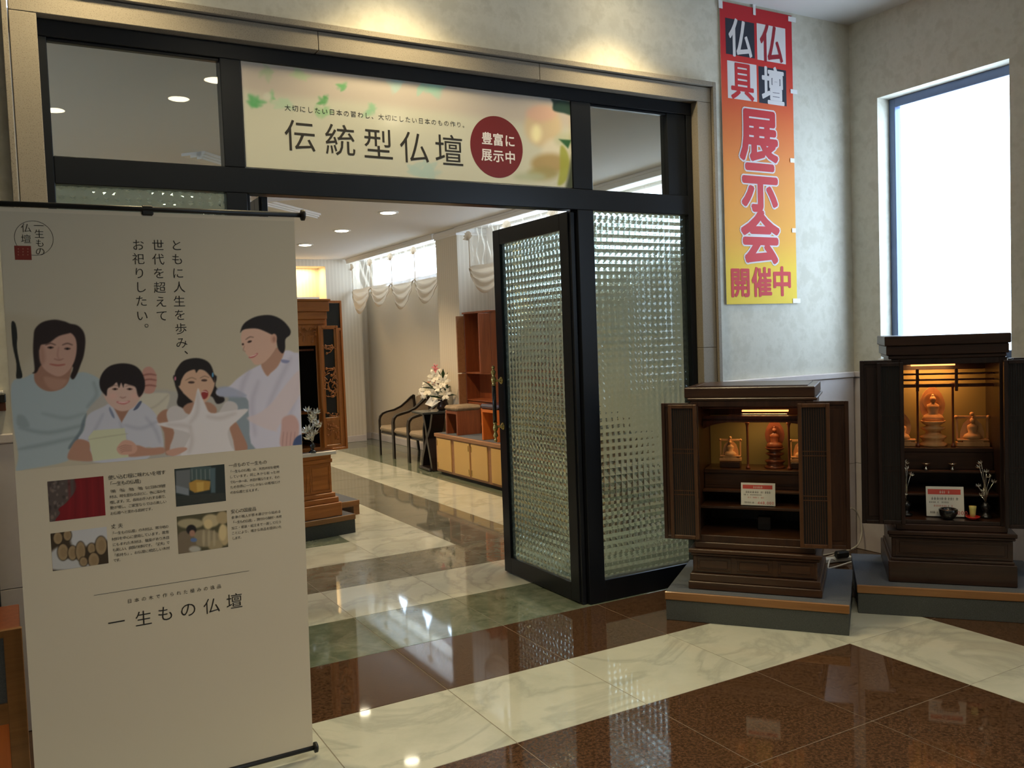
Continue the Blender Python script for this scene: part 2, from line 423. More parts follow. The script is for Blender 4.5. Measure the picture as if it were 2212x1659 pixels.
# baseboards
q = Mesh(); q.box(4.865, XR, 9.72, YE, 0, .10, .004); q.box(4.865, XR, YI, 9.1, 0, .10, .004)
link('baseboard_right', q, M['wain'], kind='structure')
q = Mesh(); q.box(-1, 4.69, 12.93, 12.95, 0, .10, .004); q.box(4.70, 4.865, YE - .02, YE, 0, .10, .004)
link('baseboard_end', q, M['wain'], kind='structure')
# curtain pelmets
for y0, y1 in ((4.2, 9.09), (9.74, 12.9)):
    q = Mesh(); q.box(4.47, 4.50, y0, y1, 2.735, ZI - .002, .006); q.box(4.46, 4.475, y0, y1, 2.775, ZI - .002)
    link('trim_2', q, M['white'], kind='structure')
# marble wainscot slabs on the hall walls
wn = thing('trim_3', 'pale pink marble wainscot with a capping strip', None, (0, 0, 0), kind='structure')
def slabs(axis, fixed, a0, a1, n):
    for k in range(n):
        s0 = a0 + (a1 - a0) * k / n + .001; s1 = a0 + (a1 - a0) * (k + 1) / n - .001
        for z0, z1 in ((0.002, .58), (.583, 1.155)):
            q = Mesh()
            if axis == 'y': q.box(s0, s1, fixed - .018, fixed, z0, z1, .001)
            else: q.box(fixed - .018, fixed, s0, s1, z0, z1, .001)
            link('marble_slab', q, M['wain'], wn)
    q = Mesh()
    if axis == 'y': q.box(a0, a1, fixed - .030, fixed, 1.157, 1.195, .005)
    else: q.box(fixed - .030, fixed, a0, a1, 1.157, 1.195, .005)
    link('cap_strip', q, M['wain'], wn)
slabs('y', YW, 3.67, XR - .03, 2); slabs('y', YW, -1.8, .028, 3); slabs('x', XR, 1.2, YW, 4)

# ---- granite surround
gr = thing('trim_4', 'speckled granite surround of the entrance', None, (1.85, YW, 0), kind='structure')
def gslab(x0, x1, z0, z1): link('granite_slab', Mesh().box(x0, x1, 3.935, 4.10, z0, z1, .002), M['granite'], gr, True)
def glip(x0, x1, z0, z1): link('granite_lip', Mesh().box(x0, x1, 3.918, 4.05, z0, z1, .002), M['granite'], gr, True)
gslab(.055, .150, 0, 1.4); gslab(.055, .150, 1.402, 2.834); gslab(3.532, 3.635, 0, 1.4); gslab(3.532, 3.635, 1.402, 2.834)
gslab(.055, 1.28, 2.836, 2.92); gslab(1.282, 2.46, 2.836, 2.92); gslab(2.462, 3.635, 2.836, 2.92)
glip(.03, .050, 0, 2.953); glip(3.640, 3.665, 0, 2.953); glip(.05, 3.64, 2.926, 2.953)

# ---- shop-front frame (door_1)
d1 = thing('door_1', 'black metal shop-front frame with glass transom', None, (1.85, 4.02, 0), kind='structure')
FY0, FY1 = 3.985, 4.065
def fr(name, x0, x1, z0, z1, y0=FY0, y1=FY1): return link(name, Mesh().box(x0, x1, y0, y1, z0, z1, .003), M['frame'], d1, True)
fr('head_rail', .150, 3.530, 2.765, 2.832); fr('jamb', .150, .182, 0, 2.765)
fr('jamb', 3.490, 3.530, 0, 2.765); fr('jamb', 3.353, 3.490, 2.295, 2.765, 3.995, 4.06)
fr('transom_bar', .182, 3.490, 2.183, 2.295)
fr('mullion', .850, .940, 0, 2.183); fr('mullion', .850, .940, 2.295, 2.765)
fr('mullion', 2.705, 2.810, 0, 2.183); fr('mullion', 2.683, 2.812, 2.295, 2.765)
fr('bottom_rail', 2.810, 3.490, 0, .125); fr('bottom_rail', .182, .850, 0, .125)
fr('glazing_bead', 2.812, 3.353, 2.752, 2.765, 4.0, 4.03); fr('glazing_bead', .182, .850, 2.752, 2.765, 4.0, 4.03)
def clear(x0, x1, z0, z1): link('clear_pane', Mesh().box(x0, x1, 4.016, 4.022, z0, z1), M['glass'], d1, True)
clear(.183, .849, 2.297, 2.762); clear(.942, 2.682, 2.297, 2.762); clear(2.813, 3.352, 2.297, 2.762)
def relief_pane(name, W, H, parent, xf, cell=.041, amp=.0054):
    """pressed glass: a front of small flat-sided facets around a button in each cell, a smooth back"""
    K = 4
    nx, nz = int(round(W / cell)) * K, int(round(H / cell)) * K
    xs = np.linspace(0, W, nx + 1); zs = np.linspace(0, H, nz + 1)
    X, Z = np.meshgrid(xs, zs); I, J = np.meshgrid(np.arange(nx + 1) % K, np.arange(nz + 1) % K)
    tab = np.array([[0, .12, .25, .12], [.12, .42, .62, .42], [.25, .62, 1.0, .62], [.12, .42, .62, .42]])
    hgt = amp * tab[I, J]
    V = np.stack([X, -.003 - hgt, Z], -1).reshape(-1, 3).tolist()
    n = len(V); idx = np.arange(n).reshape(nz + 1, nx + 1)
    A, B, C_, D_ = idx[:-1, :-1], idx[:-1, 1:], idx[1:, 1:], idx[1:, :-1]
    par = ((np.add.outer((np.arange(nz) // 2) % 2, (np.arange(nx) // 2) % 2)) % 2 == 0)
    t1 = np.where(par[..., None], np.stack([A, B, C_], -1), np.stack([A, B, D_], -1)).reshape(-1, 3)
    t2 = np.where(par[..., None], np.stack([A, C_, D_], -1), np.stack([B, C_, D_], -1)).reshape(-1, 3)
    faces = t1.tolist() + t2.tolist(); c = [idx[0, 0], idx[0, -1], idx[-1, -1], idx[-1, 0]]
    V += [[V[k][0], .003, V[k][2]] for k in c]; cb = [n, n + 1, n + 2, n + 3]
    faces.append(cb[::-1])
    faces.append(idx[0].tolist()[::-1] + [cb[0], cb[1]]); faces.append(idx[-1].tolist() + [cb[2], cb[3]])
    faces.append(idx[:, 0].tolist() + [cb[3], cb[0]]); faces.append(idx[:, -1].tolist()[::-1] + [cb[1], cb[2]])
    me = bpy.data.meshes.new(name); me.from_pydata(V, [], faces); me.update(); me.transform(xf)
    return link(name, me, M['relief'], parent, True)
relief_pane('patterned_pane', .68, 2.058, d1, Matrix.Translation((2.810, 4.022, .125)))
relief_pane('patterned_pane', .668, 2.058, d1, Matrix.Translation((.182, 4.022, .125)))
# side gap post
fr('jamb_stop', .940, .955, 0, 2.183, 4.0, 4.06)
# ---- open leaves
def leaf(name, label, x, y0, y1, side):
    d = thing(name, label, None, (x, y0, 0), kind='structure')
    t = .04; a, b = (x - t / 2, x + t / 2)
    def p(nm, yy0, yy1, z0, z1): link(nm, Mesh().box(a, b, yy0, yy1, z0, z1, .002), M['frame'], d, True)
    p('stile', y0, y0 + .085, .008, 2.178); p('stile', y1 - .085, y1, .008, 2.178)
    p('top_rail', y0 + .085, y1 - .085, 2.085, 2.178); p('bottom_rail', y0 + .085, y1 - .085, .008, .108)
    R = Matrix.Translation((x, y1 - .085, .108)) @ Matrix.Rotation(-PI / 2, 4, 'Z')
    relief_pane('patterned_pane', y1 - y0 - .17, 1.977, d, R)
    # brass and black pull on the face seen from the opening
    def handle(sx):
        hx = x + sx * .075; hy = y1 - .045
        h = Mesh(); h.tube([(hx, hy, .965), (hx, hy, 1.215)], .0125, 12)
        hd = link('pull_grip', h, M['black'], d, True)
        for zc, up in ((1.235, 1), (.945, -1)):
            g = Mesh()
            prof = [(.005, -.03), (.016, -.028), (.010, -.018), (.014, -.005), (.017, .010), (.012, .024), (.008, .03), (.015, .052), (.017, .058), (.008, .068), (.006, .074), (.011, .082), (.009, .092), (.001, .098)]
            g.lathe([(r, z * up) for r, z in prof], (hx, hy, zc), 12)
            g.lathe([(.0075, 0), (.0075, sx * -.04), (.013, sx * -.045), (.024, sx * -.052), (.024, sx * -.055)], (hx, hy, zc), 14, axis='x')
            link('pull_mount', g, M['brass'], d, True)
    handle(side)
    q = Mesh(); q.box(x - .012, x + .012, y0 - .02, y0, 0.0, 2.17); link('hinge_post', q, M['frame'], d, True)
leaf('door_2', 'right entrance leaf standing open with brass tipped pull', 2.685, 4.03, 4.89, -1)
leaf('door_3', 'left entrance leaf standing open behind the tall banner', 1.02, 4.03, 4.86, 1)

# ---- windows
def window(name, y0, y1, z0, z1, label, xin=XR + .11, fm=None, t=.045):
    wd = thing(name, label, None, (xin, (y0 + y1) / 2, z0), kind='structure')
    fm = fm or M['wframe']
    def p(nm, a, b, c, d_): link(nm, Mesh().box(xin, xin + .06, a, b, c, d_, .003), fm, wd, True)
    p('frame_stile', y0, y0 + t, z0, z1); p('frame_stile', y1 - t, y1, z0, z1)
    p('frame_rail', y0 + t, y1 - t, z0, z0 + t); p('frame_rail', y0 + t, y1 - t, z1 - t * 1.3, z1)
    link('pane', Mesh().box(xin + .03, xin + .034, y0 + t, y1 - t, z0 + t, z1 - t * 1.3), M['glass'], wd, True)
    return wd
M['wframe'] = mat('flare_tinted_window_frame', (.14, .19, .32), .35, .3)  # blue lens flare put into the window frame's colour
window('window_1', 2.905, 3.76, 1.28, 2.946, 'bright hall window behind the right household altar')
window('window_2', 9.75, 12.9, 2.34, 2.79, 'high window behind the far swagged curtain', XR + .005, M['white'], .015)
window('window_3', 4.7, 8.8, 2.34, 2.79, 'high window behind the near swagged curtain', XR + .005, M['white'], .015)
window('added_window', -2.0, -.4, 1.28, 2.946, 'unseen hall window added to bring in daylight')  # added out of view to brighten the hall with daylight
q = Mesh(); q.box(XR - .012, XR + .11, 2.89, 3.775, 1.262, 1.28, .002); link('trim_5', q, M['white'], kind='structure')

# ---- ceiling mouldings of the inner room
def strip(a, b, wd, z=ZI):
    a, b = Vector((*a, z)), Vector((*b, z)); d = (b - a); Lh = d.length; ang = math.atan2(d.y, d.x)
    q = Mesh()
    for k, (o_, w_, h_) in enumerate(((0, wd, .018), (-.15 * wd, wd * .55, .034), (-.25 * wd, wd * .2, .048))):
        q.obox((a + b) / 2 + Vector((-math.sin(ang) * o_, math.cos(ang) * o_, -h_ / 2)), Lh, w_, h_, Matrix.Rotation(ang, 3, 'Z'))
    return link('trim_6', q, M['white'], kind='structure')
strip((1.75, 7.72), (2.62, 8.56), .24); strip((1.78, 7.9), (2.36, 7.35), .16); strip((1.1, 6.1), (1.62, 6.62), .18)

# ================================================================ LAMPS
def downlight(x, y, z, label, group, m, power, col, size=.085, name='ceiling_light', spot=2.1):
    t = thing(name, label, 'ceiling lamp', (x, y, z), 0, group)
    q = Mesh(); q.lathe([(size, 0), (size + .018, 0), (size + .018, -.006), (size, -.008)], n=24); link('trim_ring', q, M['white'], t)
    q = Mesh(); q.lathe([(size, -.001), (size, -.005), (size * .75, -.014), (size * .3, -.019), (.001, -.02)], n=24); link('diffuser', q, m, t)
    l = bpy.data.lights.new('lamp_light', 'SPOT'); l.energy = power; l.color = col; l.spot_size = spot; l.spot_blend = .7; l.shadow_soft_size = size * .8
    o = bpy.data.objects.new('lamp_light', l); COL.objects.link(o); o.parent = t; o.location = (0, 0, -.035)
    return t
for k, (x, y) in enumerate([(3.31, 6.8), (3.31, 8.22), (3.31, 9.64), (3.31, 11.08)]):
    downlight(x, y, ZI, ['round recessed ceiling lamp nearest the transom glass', 'largest visible round ceiling lamp seen through the open doorway', 'middle round ceiling lamp of the row in the doorway', 'farthest round ceiling lamp, beside the big banner edge'][k], 'recessed lamps of the inner showroom', M['lampin'], IN_SPOT, WARM)
for x, y, lb in [(.9, 6.8, 'near lamp of the middle row'), (.9, 9.64, 'far lamp of the middle row'), (-1.5, 6.8, 'near lamp of the left row'), (-1.5, 9.64, 'far lamp of the left row')]:
    downlight(x, y, ZI, lb + ' in the showroom ceiling', 'recessed lamps of the hidden showroom half', M['lampin'], IN_SPOT, WARM)
HALL = [(.39, .05, 'hall ceiling lamp mirrored at the left edge of the left transom pane'), (1.39, 1.34, 'hall ceiling lamp mirrored in the upper right corner of the left transom pane'), (1.23, .74, 'hall ceiling lamp mirrored in the middle of the left transom pane'), (3.0, .73, 'hall ceiling lamp mirrored in the shop sign')]
for x, y, lb in HALL:
    downlight(x, y, ZC, lb, 'recessed lamps of the entrance hall', M['lamp'], OUT_SPOT, HALLW)
for x, lb in ((.35, 'left'), (1.65, 'middle'), (2.95, 'right')):
    downlight(x, 3.60, ZC, lb + ' one of the recessed lamps washing the wall above the entrance', 'wall washing lamps over the entrance', M['lamp'], 75.0, (1.0, .80, .44), spot=1.9)

# ================================================================ FLAT PRINTS
def ray(px, py): return AX @ np.array([px - 1106, -(py - 829.5), -F_PX])
class Plane:
    """a real plane (point, across, up); the photograph's pixels are measured on it"""
    def __init__(s, p, across, up):
        s.p = np.array(p, float); s.a = np.array(across, float); s.a /= np.linalg.norm(s.a)
        s.u = np.array(up, float); s.u /= np.linalg.norm(s.u); s.n = np.cross(s.a, s.u)
    def st(s, px, py):
        d = ray(px, py); c = np.array([0, 0, EYE]); t = ((s.p - c) @ s.n) / (d @ s.n); q = c + t * d - s.p
        return q @ s.a, q @ s.u
    def world(s, a, u, off=0): return s.p + s.a * a + s.u * u - s.n * 0 + s.off(off)
    def off(s, o): return -s.n * o if s.n[1] > 0 else s.n * o
    def px(s, A, U):
        P = s.p[None] + A.reshape(-1, 1) * s.a + U.reshape(-1, 1) * s.u - np.array([0, 0, EYE])
        v = P @ AX; return 1106 - F_PX * v[:, 0] / v[:, 2], 829.5 + F_PX * v[:, 1] / v[:, 2]
_gl = {}
def glyph(ch, offset=0.0):
    k = (ch, round(offset, 4))
    if k not in _gl:
        c = bpy.data.curves.new('glyph', 'FONT'); c.body = ch; c.size = 1; c.offset = offset; c.resolution_u = 3
        o = bpy.data.objects.new('glyph', c); COL.objects.link(o)
        dg = bpy.context.evaluated_depsgraph_get(); m = bpy.data.meshes.new_from_object(o.evaluated_get(dg))
        V = np.array([v.co[:] for v in m.vertices]) if len(m.vertices) else np.zeros((0, 3))
        F = [tuple(p.vertices) for p in m.polygons]
        bpy.data.meshes.remove(m); bpy.data.objects.remove(o); bpy.data.curves.remove(c)
        if len(V): V = V - np.array([.5 if ch not in '0123456789,' else .28, .38, 0])
        _gl[k] = (V, F)
    return _gl[k]
class Print:
    def __init__(s, plane): s.pl = plane; s.V = []; s.F = []; s.MI = []
    def add(s, V2, F, off, mi):
        b = len(s.V)
        for a, u in V2: s.V.append(tuple(s.pl.world(a, u, off)))
        for f in F: s.F.append(tuple(b + k for k in f)); s.MI.append(mi)
    def char(s, ch, px, py, em, offset=0, off=.0012, mi=0, sx=1.0):
        bold = offset > .01
        V, F = glyph(ch, 0 if bold else offset)
        if not len(V): return
        a, u = s.pl.st(px, py); _, u1 = s.pl.st(px, py - em / 2); _, u0 = s.pl.st(px, py + em / 2); e = u1 - u0
        s.add([(a + v[0] * e * sx, u + v[1] * e) for v in V], F, off, mi)
        if bold:                                   # thicken the strokes by small shifts
            n = 8 if offset < .04 else 14
            for k in range(n):
                da, du = offset * math.cos(2 * PI * k / n), offset * math.sin(2 * PI * k / n)
                s.add([(a + (v[0] + da) * e * sx, u + (v[1] + du) * e) for v in V], F, off + .00003 * (k + 1), mi)
    def line(s, txt, x0, y0, x1, y1, em, offset=0, off=.0012, mi=0):
        n = len(txt)
        a0, u0 = s.pl.st(x0, y0); a1, u1 = s.pl.st(x1, y1)
        _, ut = s.pl.st(x0, y0 - em / 2); _, ub = s.pl.st(x0, y0 + em / 2); e = ut - ub
        u = (u0 + u1) / 2
        for k, ch in enumerate(txt):
            V, F = glyph(ch, offset); t = k / max(n - 1, 1)
            if len(V): s.add([(a0 + (a1 - a0) * t + v[0] * e, u + v[1] * e) for v in V], F, off, mi)
    def poly(s, pts, off=.0006, mi=0):
        s.add([s.pl.st(*p) for p in pts], [tuple(range(len(pts)))], off, mi)
    def rect(s, x0, y0, x1, y1, off=.0006, mi=0):
        a0, u0 = s.pl.st(x0, y0); a1, u1 = s.pl.st(x1, y1)
        s.add([(a0, u0), (a1, u0), (a1, u1), (a0, u1)], [(0, 1, 2, 3)], off, mi)
    def ring(s, cx, cy, r_px, wd, off=.0008, mi=0, n=64):
        a, u = s.pl.st(cx, cy); _, u1 = s.pl.st(cx, cy - r_px); R = u1 - u; r = R - wd
        V = [(a + R * math.cos(t), u + R * math.sin(t)) for t in np.linspace(0, 2 * PI, n, False)] + [(a + r * math.cos(t), u + r * math.sin(t)) for t in np.linspace(0, 2 * PI, n, False)]
        s.add(V, [(k, (k + 1) % n, n + (k + 1) % n, n + k) for k in range(n)], off, mi)
    def disc(s, cx, cy, r_px, off=.0008, mi=0, n=64, sx=1):
        a, u = s.pl.st(cx, cy); _, u1 = s.pl.st(cx, cy - r_px); R = u1 - u
        s.add([(a + sx * R * math.cos(t), u + R * math.sin(t)) for t in np.linspace(0, 2 * PI, n, False)], [tuple(range(n))], off, mi)
    def link(s, name, mats, parent, **kw):
        me = bpy.data.meshes.new(name); me.from_pydata(s.V, [], s.F)
        me.polygons.foreach_set('material_index', s.MI); me.update()
        return link(name, me, mats, parent, True, **kw)
class Canvas:
    """fine grid of coloured vertices lying on a plane: flat colour printing"""
    def __init__(s, plane, a0, a1, u0, u1, step, bgc, k=1.0, gain=(1, 1, 1)):
        s.pl = plane; s.nx = int((a1 - a0) / step) + 1; s.nz = int((u1 - u0) / step) + 1
        A, U = np.meshgrid(np.linspace(a0, a1, s.nx + 1), np.linspace(u0, u1, s.nz + 1)); s.A, s.U = A.ravel(), U.ravel()
        s.X, s.Y = plane.px(s.A, s.U); s.C = np.tile(np.array(bgc, float), (len(s.A), 1)); s.tf = (0, 0, 1.0); s.gain = np.array(gain)
    def setcrop(s, ox, oy, sc): s.tf = (ox, oy, sc)
    def T(s, p): ox, oy, sc = s.tf; return ox + p[0] / sc, oy + p[1] / sc
    def mask(s, pts, soft=1.0, smooth=True):
        P = np.array([s.T(p) for p in pts], float)
        if smooth and len(P) > 3:
            Q = []
            n = len(P)
            for i in range(n):
                p0, p1, p2, p3 = P[i - 1], P[i], P[(i + 1) % n], P[(i + 2) % n]
                for t in (0, .25, .5, .75):
                    Q.append(.5 * (2 * p1 + (p2 - p0) * t + (2 * p0 - 5 * p1 + 4 * p2 - p3) * t * t + (3 * p1 - p0 - 3 * p2 + p3) * t ** 3))
            P = np.array(Q)
        pad = soft * 2 + 1
        sel = np.where((s.X > P[:, 0].min() - pad) & (s.X < P[:, 0].max() + pad) & (s.Y > P[:, 1].min() - pad) & (s.Y < P[:, 1].max() + pad))[0]
        x, y = s.X[sel], s.Y[sel]; ins = np.zeros(len(sel), bool); d2 = np.full(len(sel), 1e9)
        for i in range(len(P)):
            xa, ya = P[i]; xb, yb = P[(i + 1) % len(P)]
            c = (ya > y) != (yb > y)
            with np.errstate(divide='ignore', invalid='ignore'):
                xi = (xb - xa) * (y - ya) / (yb - ya) + xa
            ins ^= c & (x < xi)
            dx, dy = xb - xa, yb - ya; l2 = dx * dx + dy * dy + 1e-9
            t = np.clip(((x - xa) * dx + (y - ya) * dy) / l2, 0, 1)
            d2 = np.minimum(d2, (x - xa - t * dx) ** 2 + (y - ya - t * dy) ** 2)
        sd = np.where(ins, 1, -1) * np.sqrt(d2)
        a = np.clip(sd / (2 * soft) + .5, 0, 1); a = a * a * (3 - 2 * a)
        return sel, a
    def poly(s, pts, col, soft=1.0, op=1.0, smooth=True):
        sel, a = s.mask(pts, soft, smooth); a = (a * op)[:, None]
        s.C[sel] = s.C[sel] * (1 - a) + np.array(col, float) * a
    def blob(s, c, rx, ry, col, soft=1.0, op=1.0, ang=0.0):
        ca, sa = math.cos(ang), math.sin(ang)
        s.poly([(c[0] + rx * math.cos(t) * ca - ry * math.sin(t) * sa, c[1] + rx * math.cos(t) * sa + ry * math.sin(t) * ca) for t in np.linspace(0, 2 * PI, 14, False)], col, soft, op)
    def stroke(s, pts, wd, col, soft=.8, op=1.0):
        """tapering brush stroke along pts"""
        n = len(pts)
        if n < 2: return
        P = np.array(pts, float); Lf, Rt = [], []
        for i in range(n):
            d = P[min(i + 1, n - 1)] - P[max(i - 1, 0)]; d = d / (np.linalg.norm(d) + 1e-9); nn = np.array([-d[1], d[0]])
            w_ = wd / 2 * (.35 + .65 * math.sin(PI * (i + .5) / n))
            Lf.append(P[i] + nn * w_); Rt.append(P[i] - nn * w_)
        s.poly([tuple(p) for p in Lf + Rt[::-1]], col, soft, op, smooth=n > 2)
    def link(s, name, m, parent, off=.0004, paper=None, **kw):
        c = np.clip(s.C, 0, 255) / 255
        c = np.where(c <= .04045, c / 12.92, ((c + .055) / 1.055) ** 2.4) * s.gain
        Vw = s.pl.p[None] + s.A[:, None] * s.pl.a + s.U[:, None] * s.pl.u + s.pl.off(off)
        idx = np.arange(len(s.A)).reshape(s.nz + 1, s.nx + 1)
        f = np.stack([idx[:-1, :-1], idx[:-1, 1:], idx[1:, 1:], idx[1:, :-1]], -1).reshape(-1, 4)
        me = bpy.data.meshes.new(name)
        me.vertices.add(len(Vw)); me.vertices.foreach_set('co', Vw.astype(np.float32).ravel())
        me.loops.add(f.size); me.loops.foreach_set('vertex_index', f.astype(np.int32).ravel())
        me.polygons.add(len(f)); me.polygons.foreach_set('loop_start', np.arange(0, f.size, 4, dtype=np.int32))
        me.update(calc_edges=True)
        at = me.color_attributes.new('Col', 'FLOAT_COLOR', 'POINT')
        at.data.foreach_set('color', np.concatenate([np.clip(c, 0, 1), np.ones((len(c), 1))], 1).astype(np.float32).ravel())
        return link(name, me, m, parent, True, **kw)

# ---------------------------------------------------------------- tall hanging banner on its stand
BX0, BX1, BZ0, BZ1 = -.018, .862, .045, 1.935
SL = .09 / 1.9
bn = thing('hanging_banner', 'tall white hanging advertising banner with a family of four, at the left edge', 'banner', ((BX0 + BX1) / 2, 3.13, 0))
pb = Plane((0, 3.09, 0), (1, 0, 0), (0, -SL, 1))
def by(z): return 3.09 - SL * z
q = Mesh(); P = [(BX0, by(BZ0), BZ0), (BX1, by(BZ0), BZ0), (BX1, by(BZ1), BZ1), (BX0, by(BZ1), BZ1)]
q.quad(*P); q.quad(*[(x, y + .002, z) for x, y, z in P[::-1]])
link('cloth_sheet', q, M['sheet'], bn, True)
for nm, z, x0, x1 in (('top_rod', 1.945, -.05, .897), ('bottom_rod', .036, -.05, .877)):
    q = Mesh(); q.lathe([(.0085, x0), (.0085, x1 - .004)], (0, by(z), z), 14, axis='x'); link(nm, q, M['blackp'], bn, True)
    for xe, s_ in ((x1, 1), (x0, -1)):
        q = Mesh(); q.lathe([(.010, -.012 * s_), (.019, -.010 * s_), (.019, 0), (.012, .003 * s_)], (xe, by(z), z), 16, axis='x'); link('rod_cap', q, M['blackp'], bn, True)
q = Mesh(); q.box(.375, .41, by(1.945) - .006, by(1.945) + .03, 1.925, 1.957, .004); link('rod_clip', q, M['blackp'], bn, True)
q = Mesh(); q.tube([(.392, by(1.945) + .02, 1.95), (.392, 3.12, 1.0), (.392, 3.14, .03)], .009, 10); link('support_pole', q, M['blackp'], bn, True)
for dx, yy_ in ((-.24, 3.26), (.24, 3.26), (0, 3.02)):
    q = Mesh(); q.ribbon([(.392, 3.14, .022), (.392 + dx, yy_, .012)], .02, .012, (0, 0, 1)); link('folding_foot', q, M['blackp'], bn, True)

PG = tuple(.62 / v for v in lin((148, 138, 112)))          # photographed print colour -> cloth colour
PG = (PG[0] * .98, PG[1] * .92, PG[2] * .74)
cv = Canvas(pb, BX0 + .001, BX1 - .001, 1.150, 1.66, .0021, (146, 134, 106), gain=PG)
cv.setcrop(0, 650, 3.16)
skin, skin2, skinsh = (150, 115, 92), (162, 132, 110), (124, 88, 66)
cv.poly([(-20, 120), (300, 125), (420, 150), (300, 260), (-20, 640)], (138, 124, 94), 12, .6)
cv.poly([(78, 150), (104, 152), (118, 230), (116, 320), (135, 430), (153, 518), (112, 528), (112, 430), (86, 300)], (22, 22, 16), 1.2)
cv.poly([(590, 690), (700, 625), (1100, 605), (1210, 615), (1500, 590), (1640, 600), (1700, 700), (1720, 1060), (560, 1100)], (138, 130, 112), 5)
cv.poly([(940, 650), (1130, 628), (1158, 662), (1135, 740), (1100, 850), (900, 800)], (158, 148, 122), 3)
cv.stroke([(950, 760), (1060, 720), (1140, 650)], 10, (128, 118, 96), 4, .5)
cv.poly([(1560, 650), (1690, 650), (1745, 1010), (1690, 1030), (1610, 830)], (108, 114, 110), 4)
# man
cv.poly([(78, 570), (165, 525), (240, 500), (330, 570), (470, 520), (560, 485), (660, 520), (700, 570), (690, 640), (640, 690), (590, 760), (580, 850), (560, 930), (490, 1010), (455, 1095), (180, 1150), (110, 1160), (125, 1050), (92, 850)], (128, 134, 124), 2.5)
for a_, c_, o_ in (([(120, 780), (170, 790), (200, 860), (120, 850)], (100, 106, 98), .55), ([(150, 870), (330, 900), (560, 850)], None, .5), ([(140, 1010), (300, 980), (520, 930)], None, .5), ([(300, 770), (450, 800), (570, 770)], None, .35), ([(640, 560), (660, 640), (600, 720)], None, .45)):
    if c_: cv.poly(a_, c_, 4, o_)
    else: cv.stroke(a_, 26, (96, 102, 96), 5, o_)
cv.poly([(560, 820), (590, 770), (575, 860), (540, 950), (480, 1010), (470, 990), (540, 890)], (78, 86, 84), 3, .8)
cv.poly([(240, 470), (236, 545), (280, 598), (345, 618), (420, 600), (462, 560), (480, 500), (480, 420), (290, 430)], skinsh, 2)
cv.poly([(300, 520), (330, 590), (380, 610), (430, 585), (455, 540), (390, 530)], (140, 104, 80), 4, .8)
cv.poly([(236, 470), (226, 350), (229, 250), (240, 190), (290, 145), (370, 128), (440, 140), (478, 155), (530, 168), (570, 210), (583, 275), (572, 370), (548, 440), (525, 500), (500, 535), (480, 515), (488, 440), (300, 430), (250, 488), (222, 492)], (30, 20, 16), 2.2)
cv.poly([(274, 300), (270, 390), (290, 448), (330, 488), (390, 515), (440, 502), (485, 455), (513, 395), (524, 315), (512, 250), (470, 215), (400, 235), (330, 255)], skin, 2)
cv.poly([(274, 300), (270, 390), (285, 440), (310, 400), (300, 320)], skinsh, 6, .55)
cv.poly([(268, 330), (280, 300), (330, 290), (400, 240), (480, 216), (440, 190), (330, 200), (260, 260)], (30, 20, 16), 2.5)
for ex in (345, 460):
    cv.blob((ex, 318 + (ex - 345) * .07), 22, 8, (70, 48, 38), 1.6); cv.blob((ex, 319 + (ex - 345) * .07), 8, 7, (18, 12, 10), 1.2)
    cv.stroke([(ex - 32, 300), (ex, 290), (ex + 32, 300)], 9, (64, 44, 34), 2, .8)
cv.stroke([(400, 320), (392, 370), (404, 398)], 10, (128, 90, 70), 3, .6); cv.stroke([(372, 396), (402, 404), (430, 396)], 8, (112, 74, 58), 2, .7)
cv.stroke([(345, 432), (395, 440), (440, 434)], 11, (128, 66, 52), 2, .9)
# man's hand resting behind the boy
cv.poly([(972, 480), (1018, 448), (1058, 482), (1070, 540), (1052, 620), (1000, 632), (975, 600)], (150, 108, 88), 2)
for yy in (500, 535, 575): cv.stroke([(975, yy + 8), (1020, yy), (1062, yy + 6)], 9, (96, 52, 42), 2.5, .75)
# boy
cv.poly([(575, 880), (600, 780), (700, 725), (760, 705), (830, 790), (900, 720), (960, 690), (1035, 740), (1085, 820), (1118, 985), (1080, 1010), (1000, 1000), (1000, 1080), (640, 1100), (610, 970), (535, 945)], (152, 148, 142), 2.2)
for st_ in ([(700, 780), (650, 880), (620, 950)], [(860, 850), (960, 870), (1060, 830)], [(820, 830), (850, 930), (870, 1000)], [(1000, 800), (1060, 880), (1090, 960)]): cv.stroke(st_, 22, (124, 122, 122), 5, .5)
cv.poly([(910, 745), (950, 688), (968, 690), (940, 735)], (70, 74, 84), 1.6); cv.poly([(750, 725), (775, 770), (782, 800), (765, 790), (745, 745)], (90, 94, 104), 2, .9)
cv.poly([(760, 700), (830, 830), (905, 700)], skinsh, 2)
cv.poly([(712, 600), (708, 640), (725, 680), (760, 720), (815, 750), (870, 748), (920, 720), (950, 675), (985, 620), (975, 590), (900, 540), (780, 540)], skin2, 2)
cv.poly([(715, 640), (685, 600), (680, 540), (708, 480), (760, 440), (840, 426), (915, 440), (962, 480), (988, 545), (984, 610), (955, 655), (938, 640), (925, 590), (880, 572), (850, 566), (842, 590), (826, 560), (812, 592), (796, 556), (770, 580), (735, 600), (728, 645)], (24, 17, 15), 2)
for ex in (785, 885):
    cv.blob((ex, 602), 20, 7, (86, 60, 48), 1.6); cv.blob((ex, 602), 8, 6.5, (22, 15, 12), 1.2); cv.stroke([(ex - 26, 582), (ex, 576), (ex + 26, 582)], 6, (96, 70, 54), 2, .6)
cv.stroke([(820, 656), (838, 662), (858, 656)], 9, (128, 88, 70), 2, .8); cv.stroke([(800, 690), (842, 700), (882, 686)], 16, (150, 84, 74), 2, .9); cv.stroke([(812, 691), (842, 694), (872, 689)], 5, (196, 176, 160), 1.4, .8)
